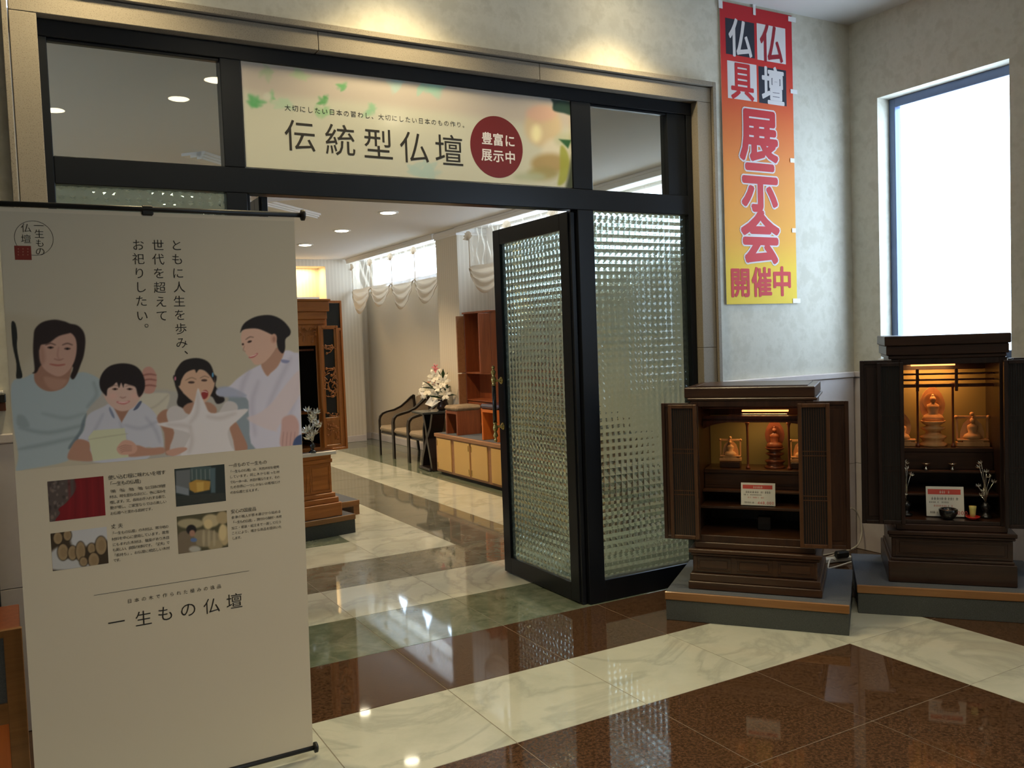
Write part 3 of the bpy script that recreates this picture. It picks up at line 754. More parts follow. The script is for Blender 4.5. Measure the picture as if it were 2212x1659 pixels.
cv.blob((770, 650), 26, 20, (176, 128, 108), 8, .5); cv.blob((915, 650), 22, 20, (176, 128, 108), 8, .5)
cv.poly([(530, 945), (610, 965), (615, 1020), (640, 1090), (500, 1088), (460, 1070), (480, 1010)], (138, 100, 76), 2.2)
cv.poly([(850, 1010), (935, 985), (1010, 1005), (1112, 1000), (1118, 1040), (990, 1058), (870, 1062)], (144, 104, 80), 2.2)
cv.poly([(603, 930), (640, 884), (850, 868), (864, 950), (878, 1066), (635, 1094)], (158, 154, 118), 1.6, smooth=False)
cv.stroke([(612, 945), (740, 925), (858, 908)], 7, (134, 128, 96), 2, .7)
cv.poly([(798, 1020), (805, 990), (845, 952), (900, 958), (936, 1000), (915, 1040), (830, 1050)], (160, 120, 96), 2)
for k in range(4): cv.stroke([(812 + k * 6, 1000 + k * 11), (850, 985 + k * 13), (895, 990 + k * 11)], 5, (118, 80, 60), 1.6, .7)
# girl
cv.poly([(1205, 500), (1192, 560), (1215, 640), (1208, 700), (1245, 738), (1300, 715), (1340, 660), (1440, 650), (1480, 702), (1532, 682), (1515, 630), (1470, 580), (1460, 500)], (26, 20, 17), 2.2)
cv.poly([(1250, 770), (1280, 700), (1420, 690), (1480, 740), (1440, 790)], (134, 98, 74), 2.5)
cv.poly([(1215, 570), (1240, 500), (1330, 460), (1440, 500), (1466, 560), (1440, 640), (1400, 692), (1330, 694), (1262, 640), (1245, 620)], (160, 126, 96), 2)
cv.poly([(1200, 560), (1193, 500), (1212, 455), (1255, 408), (1340, 390), (1415, 412), (1452, 468), (1464, 555), (1440, 520), (1400, 478), (1360, 468), (1340, 490), (1325, 468), (1270, 490), (1240, 535), (1225, 580)], (24, 19, 16), 2)
cv.blob((1306, 556), 22, 8, (60, 42, 32), 1.6); cv.blob((1394, 542), 20, 8, (60, 42, 32), 1.6)
cv.stroke([(1270, 540), (1306, 524), (1336, 534)], 6, (96, 70, 50), 2, .7); cv.stroke([(1368, 526), (1396, 514), (1424, 522)], 6, (96, 70, 50), 2, .7)
cv.blob((1396, 640), 24, 32, (110, 34, 30), 2, .95, .4); cv.stroke([(1380, 620), (1398, 618), (1414, 624)], 6, (196, 180, 160), 1.4, .8)
cv.blob((1452, 505), 6, 16, (70, 120, 140), 1.6); cv.blob((1196, 530), 6, 14, (160, 90, 96), 1.6)
cv.poly([(1070, 800), (1130, 740), (1190, 790), (1180, 1010), (1130, 1045), (1120, 900)], (132, 94, 70), 2.4)
cv.poly([(1545, 880), (1600, 820), (1650, 900), (1690, 1010), (1600, 1020)], (136, 98, 74), 2.4)
cv.poly([(1138, 760), (1180, 718), (1240, 728), (1290, 775), (1470, 775), (1540, 690), (1605, 695), (1622, 745), (1560, 830), (1580, 1060), (1180, 1060), (1190, 900), (1150, 830)], (158, 148, 134), 2.2)
cv.poly([(1350, 598), (1372, 640), (1400, 705), (1440, 765), (1560, 752), (1692, 738), (1640, 800), (1558, 880), (1572, 980), (1590, 1060), (1250, 1070), (1280, 960), (1292, 905), (1180, 872), (1070, 842), (1170, 822), (1255, 805), (1302, 760), (1330, 680)], (172, 162, 148), 2.2)
for st_ in ([(1350, 640), (1345, 760), (1300, 830)], [(1420, 790), (1500, 800), (1600, 770)], [(1300, 870), (1310, 960), (1290, 1030)], [(1150, 845), (1250, 850), (1300, 860)]): cv.stroke(st_, 26, (150, 138, 124), 6, .55)
cv.poly([(1130, 1030), (1200, 1005), (1265, 1000), (1270, 1020), (1180, 1060)], (156, 116, 92), 2)
# woman
cv.poly([(1480, 610), (1560, 585), (1620, 530), (1700, 475), (1800, 430), (1835, 470), (1935, 345), (2010, 352), (2060, 390), (2090, 700), (2080, 1000), (1745, 1010), (1700, 800), (1680, 660), (1500, 650)], (162, 154, 150), 2.4)
cv.poly([(1480, 600), (1560, 585), (1680, 640), (1640, 660), (1500, 652)], (124, 126, 130), 3, .8)
for st_ in ([(1700, 480), (1660, 560), (1640, 640)], [(1980, 400), (1900, 560), (1830, 720)], [(1760, 560), (1720, 700), (1740, 900)], [(2050, 500), (2000, 700), (1960, 860)]): cv.stroke(st_, 30, (138, 130, 130), 7, .5)
cv.poly([(1790, 415), (1785, 450), (1822, 512), (1850, 490), (1900, 440), (1940, 340), (1880, 320), (1840, 380)], (140, 104, 80), 2.2)
cv.poly([(1920, 400), (1975, 408), (1960, 425), (1925, 420)], (96, 96, 116), 2, .8)
cv.poly([(1645, 240), (1662, 195), (1720, 175), (1840, 195), (1885, 220), (1892, 290), (1875, 335), (1838, 385), (1795, 425), (1742, 436), (1712, 400), (1680, 362), (1672, 345), (1652, 308), (1648, 275)], (164, 130, 104), 2)
cv.poly([(1640, 215), (1655, 170), (1690, 135), (1760, 104), (1850, 98), (1925, 130), (1978, 190), (1980, 230), (1948, 262), (1946, 325), (1928, 358), (1898, 325), (1880, 250), (1838, 222), (1760, 190), (1690, 190), (1656, 200)], (24, 19, 17), 2)
cv.blob((1868, 258), 22, 34, (158, 118, 92), 2, 1, .1); cv.blob((1870, 262), 9, 18, (122, 82, 62), 3, .7)
cv.blob((1704, 278), 15, 7, (44, 28, 22), 1.6, 1, -.3); cv.blob((1658, 296), 7, 7, (44, 28, 22), 1.6)
cv.stroke([(1680, 262), (1705, 246), (1728, 248)], 6, (70, 48, 36), 2, .8); cv.stroke([(1668, 310), (1660, 335), (1674, 345)], 5, (122, 84, 64), 2, .7)
cv.stroke([(1702, 386), (1730, 380), (1756, 360)], 12, (140, 62, 56), 1.8, .9); cv.stroke([(1708, 380), (1732, 374), (1750, 364)], 4, (205, 190, 170), 1.2, .8)
cv.poly([(1685, 800), (1760, 770), (1850, 700), (1960, 560), (2050, 470), (2085, 560), (2010, 700), (1900, 860), (1880, 890), (1760, 850)], (168, 150, 138), 3.5, .85)
cv.poly([(1930, 800), (2000, 780), (2040, 840), (2030, 960), (2000, 1000), (1915, 990), (1920, 880)], (158, 124, 108), 3)
for k in range(4): cv.stroke([(1935 + k * 26, 900), (1930 + k * 26, 950), (1928 + k * 26, 990)], 5, (122, 84, 70), 1.8, .6)
cv.poly([(2008, 950), (2040, 918), (2090, 915), (2090, 1000), (2005, 1000)], (52, 62, 84), 2)
# soft shade at the picture's upper fade
cv.link('family_picture', M['print'], bn)
# upper cream background print and the four small pictures
cv2 = Canvas(pb, BX0 + .001, BX1 - .001, 1.66, 1.925, .012, (146, 134, 106), gain=PG); cv2.link('cream_background', M['print'], bn)
def small(c0, pts, name, paint):
    aa = [pb.st(*(c0[0] + p[0] / 3.16, c0[1] + p[1] / 3.16)) for p in pts]
    a0 = (aa[0][0] + aa[3][0]) / 2; a1 = (aa[1][0] + aa[2][0]) / 2; u1 = (aa[0][1] + aa[1][1]) / 2; u0 = (aa[2][1] + aa[3][1]) / 2
    c = Canvas(pb, a0, a1, u0, u1, .0022, (120, 110, 90), gain=tuple(.75 * g for g in PG)); c.setcrop(0, 960, 3.16); paint(c); c.link(name, M['print'], bn, off=.0006)
def p1(c):
    c.C[:] = (72, 60, 50)
    rr = random.Random(3)
    for _ in range(60): c.blob((rr.uniform(320, 540), rr.uniform(230, 540)), rr.uniform(4, 12), rr.uniform(4, 16), rr.choice([(96, 84, 72), (50, 40, 34), (112, 92, 76)]), 2, .8)
    c.poly([(525, 200), (740, 190), (740, 520), (395, 540), (410, 470), (400, 440), (450, 400), (500, 340), (520, 290)], (104, 16, 18), 1.5)
    for k in range(7): c.stroke([(470 + k * 40, 240), (476 + k * 40, 380), (470 + k * 42, 510)], 12, (82, 12, 14) if k % 2 else (122, 24, 24), 4, .5)
def p2(c):
    c.C[:] = (52, 40, 24)
    c.poly([(480, 560), (560, 540), (760, 530), (760, 640), (640, 680), (560, 700), (490, 690)], (166, 160, 146), 5)
    c.poly([(330, 760), (400, 700), (420, 770), (560, 790), (620, 850), (330, 850)], (160, 154, 138), 4)
    for x, y, rx, ry in ((395, 640, 30, 40), (460, 620, 26, 36), (430, 735, 36, 55), (495, 740, 30, 48), (550, 730, 32, 66), (625, 710, 26, 34), (690, 690, 38, 62), (640, 790, 36, 50), (570, 800, 26, 30)):
        c.blob((x, y), rx + 6, ry + 6, (40, 30, 16), 2, .8); c.blob((x, y), rx, ry, (132, 108, 72), 1.5); c.blob((x + 3, y), rx * .6, ry * .6, (118, 94, 60), 2, .6)
def p3(c):
    c.C[:] = (34, 40, 34)
    for a_ in (([(1200, 180), (1300, 170), (1300, 300), (1200, 290)], (92, 92, 84)), ([(1300, 150), (1440, 150), (1430, 240), (1300, 250)], (62, 74, 66)), ([(1290, 262), (1340, 240), (1440, 250), (1430, 310), (1330, 330), (1295, 310)], (156, 116, 46)), ([(1340, 260), (1390, 256), (1390, 316), (1345, 325)], (176, 138, 62)), ([(1200, 280), (1290, 300), (1290, 350), (1200, 330)], (112, 114, 108)), ([(1430, 160), (1470, 160), (1470, 330), (1440, 330)], (70, 84, 80))): c.poly(a_[0], a_[1], 2, 1, False)
    for k in range(6): c.stroke([(1200, 360 + k * 12), (1360, 345 + k * 10), (1540, 335 + k * 9)], 5, (64, 58, 44), 1.5, .8)
    for k in range(5): c.stroke([(1310 + k * 30, 170), (1312 + k * 30, 240)], 7, (128, 128, 112), 1.5, .7)
def p4(c):
    c.C[:] = (70, 64, 40)
    for x, y, rx, ry, cc in ((1300, 540, 90, 34, (146, 130, 92)), (1440, 520, 60, 44, (164, 144, 100)), (1520, 500, 44, 44, (150, 128, 86)), (1400, 640, 110, 60, (128, 112, 80)), (1530, 620, 40, 70, (158, 136, 92)), (1420, 545, 30, 34, (182, 158, 106)), (1520, 600, 26, 56, (182, 158, 106)), (1300, 720, 70, 40, (96, 88, 66)), (1470, 690, 50, 40, (140, 122, 84))): c.blob((x, y), rx, ry, cc, 3)
    c.poly([(1215, 620), (1270, 590), (1320, 620), (1340, 700), (1300, 740), (1218, 745)], (104, 88, 64), 2.4)
    c.blob((1306, 582), 34, 34, (28, 24, 20), 2); c.blob((1312, 606), 20, 22, (146, 106, 80), 2); c.blob((1322, 652), 22, 14, (80, 96, 120), 2); c.blob((1330, 715), 40, 22, (168, 160, 136), 3, .8)
    for k in range(3): c.blob((1390 + k * 36, 640), 10, 56, (156, 138, 100), 2.5, .8)
small((0, 960), [(323, 252), (707, 217), (720, 485), (340, 527)], 'red_cloth_picture', p1)
small((0, 960), [(343, 607), (728, 563), (741, 815), (362, 860)], 'snowy_logs_picture', p2)
small((0, 960), [(1190, 168), (1531, 135), (1543, 385), (1203, 425)], 'sawmill_picture', p3)
small((0, 960), [(1207, 492), (1548, 452), (1557, 700), (1218, 747)], 'woodcutter_picture', p4)
def C3(x, y): return x / 3.16, 430 + y / 3.16
def B5(x, y): return x / 3.16, 960 + y / 3.16
t = Print(pb)
for col in ([('と', 1205, 315), ('も', 1210, 410), ('に', 1215, 505), ('人', 1224, 600), ('生', 1224, 697), ('を', 1228, 790), ('歩', 1235, 885), ('み', 1240, 980), ('、', 1296, 1022)],
            [('世', 1078, 315), ('代', 1080, 410), ('を', 1085, 505), ('超', 1090, 603), ('え', 1098, 700), ('て', 1105, 795)],
            [('お', 943, 313), ('祀', 945, 408), ('り', 952, 505), ('し', 960, 600), ('た', 965, 695), ('い', 970, 795), ('。', 1026, 840)]):
    t = Print(pb)
    for ch, x, y in col: t.char(ch, *C3(x, y), 82 / 3.16, -.004)
    t.link('slogan_column', M['ink'], bn)

t = Print(pb)
for ch, x, y, e in (('一', 265, 182, 64), ('生', 268, 237, 64), ('も', 272, 300, 60), ('の', 275, 357, 64), ('仏', 178, 197, 66), ('壇', 178, 272, 66)): t.char(ch, *C3(x, y), e / 3.16, -.008)
t.ring(*C3(232, 267), 119 / 3.16, .0012)
a0 = C3(97, 318); a1 = C3(217, 416); t.rect(*a0, *a1, off=.0009, mi=1)
for cx in (125, 157, 190):
    for k in range(3): xx, yy = C3(cx, 340 + k * 20); t.rect(xx - 1.6, yy - .5, xx + 1.6, yy + .5, .0012, 2); t.rect(xx - .4, yy - 1.8, xx + .4, yy + 2, .0012, 2)
t.link('round_logo', [M['ink'], M['redsq'], M['palesq']], bn)
t = Print(pb)
def ln(s_, x0, y0, x1, y1, em, o_=0.0, mi=0): t.line(s_, *B5(x0, y0), *B5(x1, y1), em / 3.16, o_, mi=mi)
TXT = (('使い込む程に味わいを増す', 755, 225, 1115, 190, 33), ('「一生もの仏壇」', 750, 268, 965, 250, 33),
           ('「欅」「桜」「楢」「檜」など日本の特産', 752, 318, 1120, 284, 24), ('材は、時を重ねるほどに、色に深みを', 760, 355, 1122, 320, 24), ('増します。又、長年お手入れする事で、', 762, 392, 1135, 355, 24),
           ('艶が増し、ご家宝ならではの美しい', 765, 430, 1125, 392, 24), ('お仏壇へと変わる良材です。', 765, 468, 1045, 440, 24),
           ('丈夫', 775, 558, 822, 554, 33), ('「一生もの仏壇」の木材は、寒冷地の', 768, 604, 1140, 563, 24), ('材料を中心に使用しています。風雪', 775, 642, 1142, 601, 24), ('にもまれた木材は、強度があり木目', 780, 680, 1145, 638, 24),
           ('も美しい、良質の材料です。「丈夫」で', 780, 717, 1147, 672, 24), ('「長持ち」。お仏壇に相応しい木材', 780, 755, 1147, 709, 24), ('です。', 785, 790, 825, 786, 24),
           ('一点もので一生もの', 1575, 145, 1808, 118, 30), ('「一生もの仏壇」は、天然木材を使用', 1572, 186, 1895, 153, 22), ('しています。同じ木から取った材', 1578, 221, 1897, 187, 22), ('でも一本一本、木目が異なります。その', 1580, 258, 1900, 221, 22),
           ('ため世界に一つしかないお客様だけ', 1582, 293, 1902, 255, 22), ('のお仏壇と言えます。', 1582, 328, 1768, 306, 22),
           ('安心の国産品', 1590, 458, 1735, 438, 30), ('会津の職人が原木選びから始める', 1590, 496, 1907, 459, 22), ('「一生もの仏壇」。買付から製材・木地', 1590, 532, 1912, 492, 22), ('加工・塗装・組立まで一貫して行う', 1590, 570, 1910, 528, 22),
           ('ことにより、確かな商品を提供いた', 1592, 605, 1912, 562, 22), ('します。', 1595, 640, 1650, 632, 22))
for lo, hi in ((0, 7), (7, 14), (14, 20), (20, len(TXT))):
    t = Print(pb)
    for a_ in TXT[lo:hi]: ln(*a_[:6], a_[6] if len(a_) > 6 else 0.0)
    t.link('text_block', M['inkgrey'], bn)
t = Print(pb)
ln('日本の木で作られた極みの逸品', 885, 1068, 1495, 968, 31, .002, 1)
x0, y0 = B5(640, 1030); x1, y1 = B5(1700, 862); A0, U0 = pb.st(x0, y0); A1, U1 = pb.st(x1, y1); um = (U0 + U1) / 2
t.add([(A0, um - .0006), (A1, um - .0006), (A1, um + .0006), (A0, um + .0006)], [(0, 1, 2, 3)], .0009, 1)
zz = []
for ch, x, y in (('一', 795, 1212), ('生', 980, 1185), ('も', 1130, 1152), ('の', 1285, 1125), ('仏', 1445, 1100), ('壇', 1600, 1068)): t.char(ch, *B5(x, y), 112 / 3.16, -.004)
t.link('banner_title', [M['ink'], M['inkgrey']], bn)

# ---------------------------------------------------------------- sign panel over the doorway
SY = 3.992
sg = thing('shop_sign', 'wide printed sign panel with large kanji and maroon disc over the doorway', 'sign', (1.81, SY, 2.299))
ps = Plane((0, SY, 0), (1, 0, 0), (0, 0, 1))
q = Mesh(); q.box(.942, 2.682, SY + .001, SY + .010, 2.299, 2.764); link('sign_board', q, M['sheet'], sg, True)
SG = tuple(k / v for k, v in zip((.60, .60, .50), lin((142, 136, 104))))
cs = Canvas(ps, .943, 2.681, 2.300, 2.763, .0045, (142, 136, 104), gain=SG)
cs.setcrop(500, 100, 2.765)
cs.poly([(50, 80), (2040, 300), (2040, 480), (1300, 400), (700, 330), (60, 260)], (136, 122, 96), 14, .8)
for c_, rx, ry, cc in (((150, 340), 50, 44, (66, 116, 60)), ((200, 150), 40, 50, (120, 124, 86)), ((230, 300), 26, 30, (98, 130, 78)), ((552, 320), 30, 36, (62, 108, 52)), ((540, 390), 50, 24, (110, 132, 84)),
                       ((660, 240), 30, 30, (80, 118, 66)), ((830, 380), 40, 34, (106, 132, 88)), ((420, 170), 50, 22, (126, 132, 90)), ((320, 350), 60, 26, (128, 138, 100)), ((1000, 220), 60, 30, (126, 136, 110)), ((1180, 250), 80, 24, (112, 136, 104)), ((1160, 740), 90, 40, (122, 132, 106))):
    rl = random.Random(int(c_[0] * 7 + c_[1]))
    for _ in range(7):
        a_ = rl.uniform(0, 6.28); px_, py_ = c_[0] + rl.uniform(-.7, .7) * rx, c_[1] + rl.uniform(-.7, .7) * ry; l_ = rl.uniform(.5, .95) * rx; w_ = l_ * .42
        ca, sa = math.cos(a_), math.sin(a_)
        cs.poly([(px_ - l_ * ca, py_ - l_ * sa), (px_ - w_ * sa * .9, py_ + w_ * ca * .9), (px_ + l_ * ca, py_ + l_ * sa), (px_ + w_ * sa * .9, py_ - w_ * ca * .9)], cc, rl.choice([2, 4, 6]), .7)
cs.blob((215, 300), 24, 22, (150, 142, 112), 5, .9)
for c_, rx, ry, cc in (((1860, 480), 110, 120, (150, 128, 84)), ((1850, 400), 90, 50, (152, 118, 88)), ((1930, 640), 80, 90, (158, 146, 110)), ((1820, 520), 30, 50, (176, 164, 110)), ((1900, 700), 110, 60, (118, 96, 52)), ((1860, 760), 90, 40, (112, 100, 56)), ((1990, 560), 60, 40, (136, 132, 92)), ((1780, 780), 90, 26, (122, 122, 86))):
    cs.blob(c_, rx, ry, cc, 9, .85)
cs.poly([(1940, 320), (2040, 340), (2040, 410), (1985, 400), (1920, 380)], (28, 42, 30), 3, .95); cs.poly([(1900, 300), (1960, 330), (1930, 360)], (30, 40, 30), 3, .9)
cs.poly([(1955, 555), (2030, 560), (2010, 610)], (34, 62, 32), 2.5, .95)
cs.poly([(1965, 600), (2000, 620), (2020, 700), (2000, 800), (1950, 830), (1960, 740)], (110, 108, 40), 4, .9)
cs.poly([(2040, 640), (2010, 780), (2000, 850), (2060, 860)], (44, 48, 32), 5, .9)
cs.link('floral_print', M['signprint'], sg)
t = Print(ps)
def S2(x, y): return 500 + x / 2.765, 100 + y / 2.765
for ch, x, y in (('伝', 410, 535), ('統', 650, 560), ('型', 877, 585), ('仏', 1093, 605), ('壇', 1300, 622)): t.char(ch, *S2(x, y), 200 / 2.765, .0)
t.line('大切にしたい日本の習わし、大切にしたい日本のもの作り。', *S2(335, 360), *S2(1395, 478), 40 / 2.765, 0)
t.link('sign_lettering', M['ink'], sg)
t = Print(ps)
t.disc(*S2(1585, 602), 184 / 2.765, .0009, 0, sx=.98)
for ch, x, y in (('豊', 1525, 550), ('富', 1592, 558), ('に', 1662, 566), ('展', 1524, 648), ('示', 1594, 656), ('中', 1664, 664)): t.char(ch, *S2(x, y), 78 / 2.765, .018, off=.0016, mi=1, sx=.98)
t.link('maroon_disc', [M['disc'], M['pwhite']], sg)

# ---------------------------------------------------------------- vertical cloth poster taped to the wall
PY = 3.962
pp = Plane((0, PY, 0), (1, 0, 0), (0, 0, 1))
ps_ = thing('cloth_poster', 'tall red to yellow cloth poster with big kanji taped right of the entrance', 'poster', (4.048, PY, 1.655))
q = Mesh(); q.box(3.749, 4.347, PY + .0005, PY + .003, 1.656, 3.448); link('poster_cloth', q, M['pwhite'], ps_, True)
cp = Canvas(pp, 3.748, 4.348, 1.655, 3.450, .012, (220, 120, 40))
tz = (cp.U - 1.655) / 1.795
stops = [(0, (238, 206, 40)), (.12, (240, 200, 36)), (.22, (238, 170, 44)), (.45, (236, 146, 50)), (.62, (232, 112, 46)), (.74, (222, 74, 46)), (.86, (206, 40, 46)), (1, (190, 34, 44))]
for c in range(3): cp.C[:, c] = np.interp(tz, [s_[0] for s_ in stops], [s_[1][c] for s_ in stops])
me = cp.link('colour_print', M['print'], ps_)
def D(x, y): return 1500 + x / 2.37, y / 2.37
t = Print(pp)
def sq(x0, y0, x1, y1, mi):
    a0, u0 = pp.st(*D(x0, y0)); a1, u1 = pp.st(*D(x1, y1)); t.add([(a0, u0), (a1, u0), (a1, u1), (a0, u1)], [(0, 1, 2, 3)], .0008, mi)
sq(157, 90, 309, 300, 0); sq(318, 118, 468, 330, 1); sq(167, 308, 321, 522, 1); sq(327, 338, 472, 545, 0)
for ch, x, y, mi in (('仏', 235, 197, 1), ('仏', 394, 224, 3), ('具', 245, 415, 2), ('壇', 402, 442, 1)): t.char(ch, *D(x, y), 205 / 2.37, .022, off=.0016, mi=mi, sx=.82)
for ch, x, y, e in (('展', 330, 690, 282), ('示', 336, 952, 272), ('会', 338, 1212, 286)):
    t.char(ch, *D(x, y), e / 2.37, .064, off=.0016, mi=1, sx=.98); t.char(ch, *D(x, y), e / 2.37, .036, off=.0024, mi=2, sx=.98)
for ch, x, y in (('開', 235, 1445), ('催', 345, 1443), ('中', 449, 1440)): t.char(ch, *D(x, y), 158 / 2.37, .028, off=.0016, mi=2, sx=.92)
t.link('poster_lettering', [M['pnavy'], M['pwhite'], M['pred'], M['pdred']], ps_)
for x, y, w_, h_ in ((132, 22, 26, 40), (305, 50, 18, 55), (498, 100, 56, 26), (508, 470, 50, 22), (500, 822, 30, 22), (508, 1180, 28, 22), (522, 1540, 56, 24)):
    a, u = pp.st(*D(x, y)); q = Mesh(); ww, hh = w_ / 2.37 / 355, h_ / 2.37 / 355
    q.box(a - ww / 2, a + ww / 2, PY - .0035, PY - .0028, u - hh / 2, u + hh / 2); link('tape_strip', q, M['tape'], ps_, True)

# ================================================================ ALTARS
def pedestal(name, label, O, ang, W=.90, Dp=.685, H=.15):
    t = thing(name, label, 'display platform', (O[0], O[1], 0), ang, 'low carpeted display platforms')
    link('side_skirt', Mesh().box(.004, W - .004, .006, Dp, 0, H - .042, .002), M['carpet'], t)
    link('wooden_edge', Mesh().box(0, W, 0, .014, H - .042, H, .003), M['trimwood'], t)
    link('carpeted_top', Mesh().box(0, W, .0145, Dp, H - .041, H - .001, .002), M['carpetb'], t)
    return t
def statue(name, label, O3, rz, h, m, kind, group=None):
    """small carved figure: lotus base, seated body, pointed halo"""
    t = thing(name, label, 'statue', O3, rz, group)
    q = Mesh(); b = h * .42 if kind == 'tall' else h * .20
    if kind == 'tall':
        q.lathe([(.215 * h, 0), (.215 * h, .03 * h), (.19 * h, .05 * h), (.16 * h, .09 * h), (.20 * h, .13 * h), (.21 * h, .16 * h), (.13 * h, .19 * h), (.11 * h, .24 * h), (.18 * h, .28 * h), (.19 * h, .31 * h), (.10 * h, .335 * h), (.17 * h, .38 * h), (.20 * h, .42 * h)], n=8)
    else:
        q.box(-.40 * h, .40 * h, -.14 * h, .14 * h, 0, .12 * h, .01 * h); q.box(-.25 * h, .25 * h, -.12 * h, .12 * h, .12 * h, .16 * h); q.box(-.38 * h, .38 * h, -.14 * h, .14 * h, .16 * h, .20 * h, .006 * h)
    link('lotus_base', q, m, t)
    q = Mesh(); hb = (h - b)
    q.lathe([(.27 * hb, 0), (.30 * hb, .06 * hb), (.24 * hb, .16 * hb), (.13 * hb, .22 * hb), (.17 * hb, .38 * hb), (.16 * hb, .46 * hb), (.06 * hb, .52 * hb), (.05 * hb, .55 * hb)], (0, -.02 * h, b), 12, sy=.62)
    q.sphere((0, -.02 * h, b + .62 * hb), .085 * hb, (1, 1, 1.15), 10); q.sphere((0, -.02 * h, b + .73 * hb), .04 * hb, seg=8)
    link('seated_figure', q, m, t)
    q = Mesh()
    if kind == 'tall' or kind == 'halo':
        pts = []
        for k in range(20):
            a = 2 * PI * k / 20; r = 1 + (.18 if k == 5 else 0); pts.append((.34 * hb * math.cos(a) * (1 - .18 * max(0, math.sin(a))), b + .47 * hb + .50 * hb * math.sin(a) * r))
        q.prism(pts, .05 * h, .07 * h)
        q.lathe([(.21 * hb, .043 * h), (.21 * hb, .05 * h), (.25 * hb, .05 * h), (.25 * hb, .043 * h)], (0, 0, b + .55 * hb), 20, axis='y')
        link('halo', q, m, t)
    else:
        w_ = .37 * h
        q.prism([(-.30 * h, b), (-.29 * h, b + .25 * hb), (-.22 * h, b + .52 * hb), (-.10 * h, b + .66 * hb), (.10 * h, b + .66 * hb), (.22 * h, b + .52 * hb), (.29 * h, b + .25 * hb), (.30 * h, b)], .035 * h, .05 * h)
        for s_ in (-1, 1):
            q.box(s_ * w_ - .025 * h, s_ * w_ + .025 * h, .03 * h, .07 * h, b, b + .68 * hb); q.sphere((s_ * (w_ + .02 * h), .05 * h, b + .74 * hb), .05 * h, seg=8)
        q.box(-w_ - .05 * h, w_ + .05 * h, .03 * h, .07 * h, b + .68 * hb, b + .78 * hb, .008 * h); q.sphere((0, .05 * h, b + .84 * hb), .06 * h, seg=8)
        link('carved_frame', q, m, t)
    return t
def lattice_leaf(parent, name, w_, z0, z1, loc, rz, m, kind='lattice', label=None):
    """altar door leaf: frame with an inset"""
    H = z1 - z0; f = .019; o = link(name, Mesh().box(0, f, -.011, .011, 0, H, .002).box(w_ - f, w_, -.011, .011, 0, H, .002).box(f, w_ - f, -.011, .011, 0, f, .002).box(f, w_ - f, -.011, .011, H - f, H, .002), m, parent, loc=(loc[0], loc[1], z0), rot=(0, 0, rz), label=label)
    if kind == 'lattice':
        link('gauze_panel', Mesh().box(f, w_ - f, -.001, .001, f, H - f), M['lattice'], o)
        q = Mesh(); n = max(4, int((w_ - 2 * f) / .011))
        for k in range(1, n): q.box(f + (w_ - 2 * f) * k / n - .0012, f + (w_ - 2 * f) * k / n + .0012, -.004, -.001, f, H - f)
        for zz in (.33, .36, .64, .67): q.box(f, w_ - f, -.0045, -.001, H * zz - .002, H * zz + .002)
        g = link('fine_lattice', q, m, o)
    elif kind == 'solid':
        link('inset_panel', Mesh().box(f, w_ - f, -.004, .006, f, H - f), m, o)
        link('raised_field', Mesh().box(f + .012, w_ - f - .012, -.008, -.003, f + .02, H - f - .02, .003), m, o)
    return o
def carved(q, x0, x1, z0, z1, y, n, seed, r=.006):
    """pierced carving: interlaced little branches and blossoms"""
    rr = random.Random(seed)
    for k in range(n):
        a = Vector((rr.uniform(x0, x1), y, rr.uniform(z0, z1))); pts = [a]; ang = rr.uniform(0, 6.28)
        for _ in range(4):
            ang += rr.uniform(-.9, .9); p = pts[-1] + Vector((math.cos(ang), 0, math.sin(ang))) * (x1 - x0) * .16
            p.x = min(max(p.x, x0), x1); p.z = min(max(p.z, z0), z1); pts.append(p)
        pts = [p for i, p in enumerate(pts) if i == 0 or (p - pts[i - 1]).length > .002]
        if len(pts) > 1: q.tube(pts, r * .6, 5)
        q.sphere(pts[-1], r * 1.5, (1, .5, 1), 6)
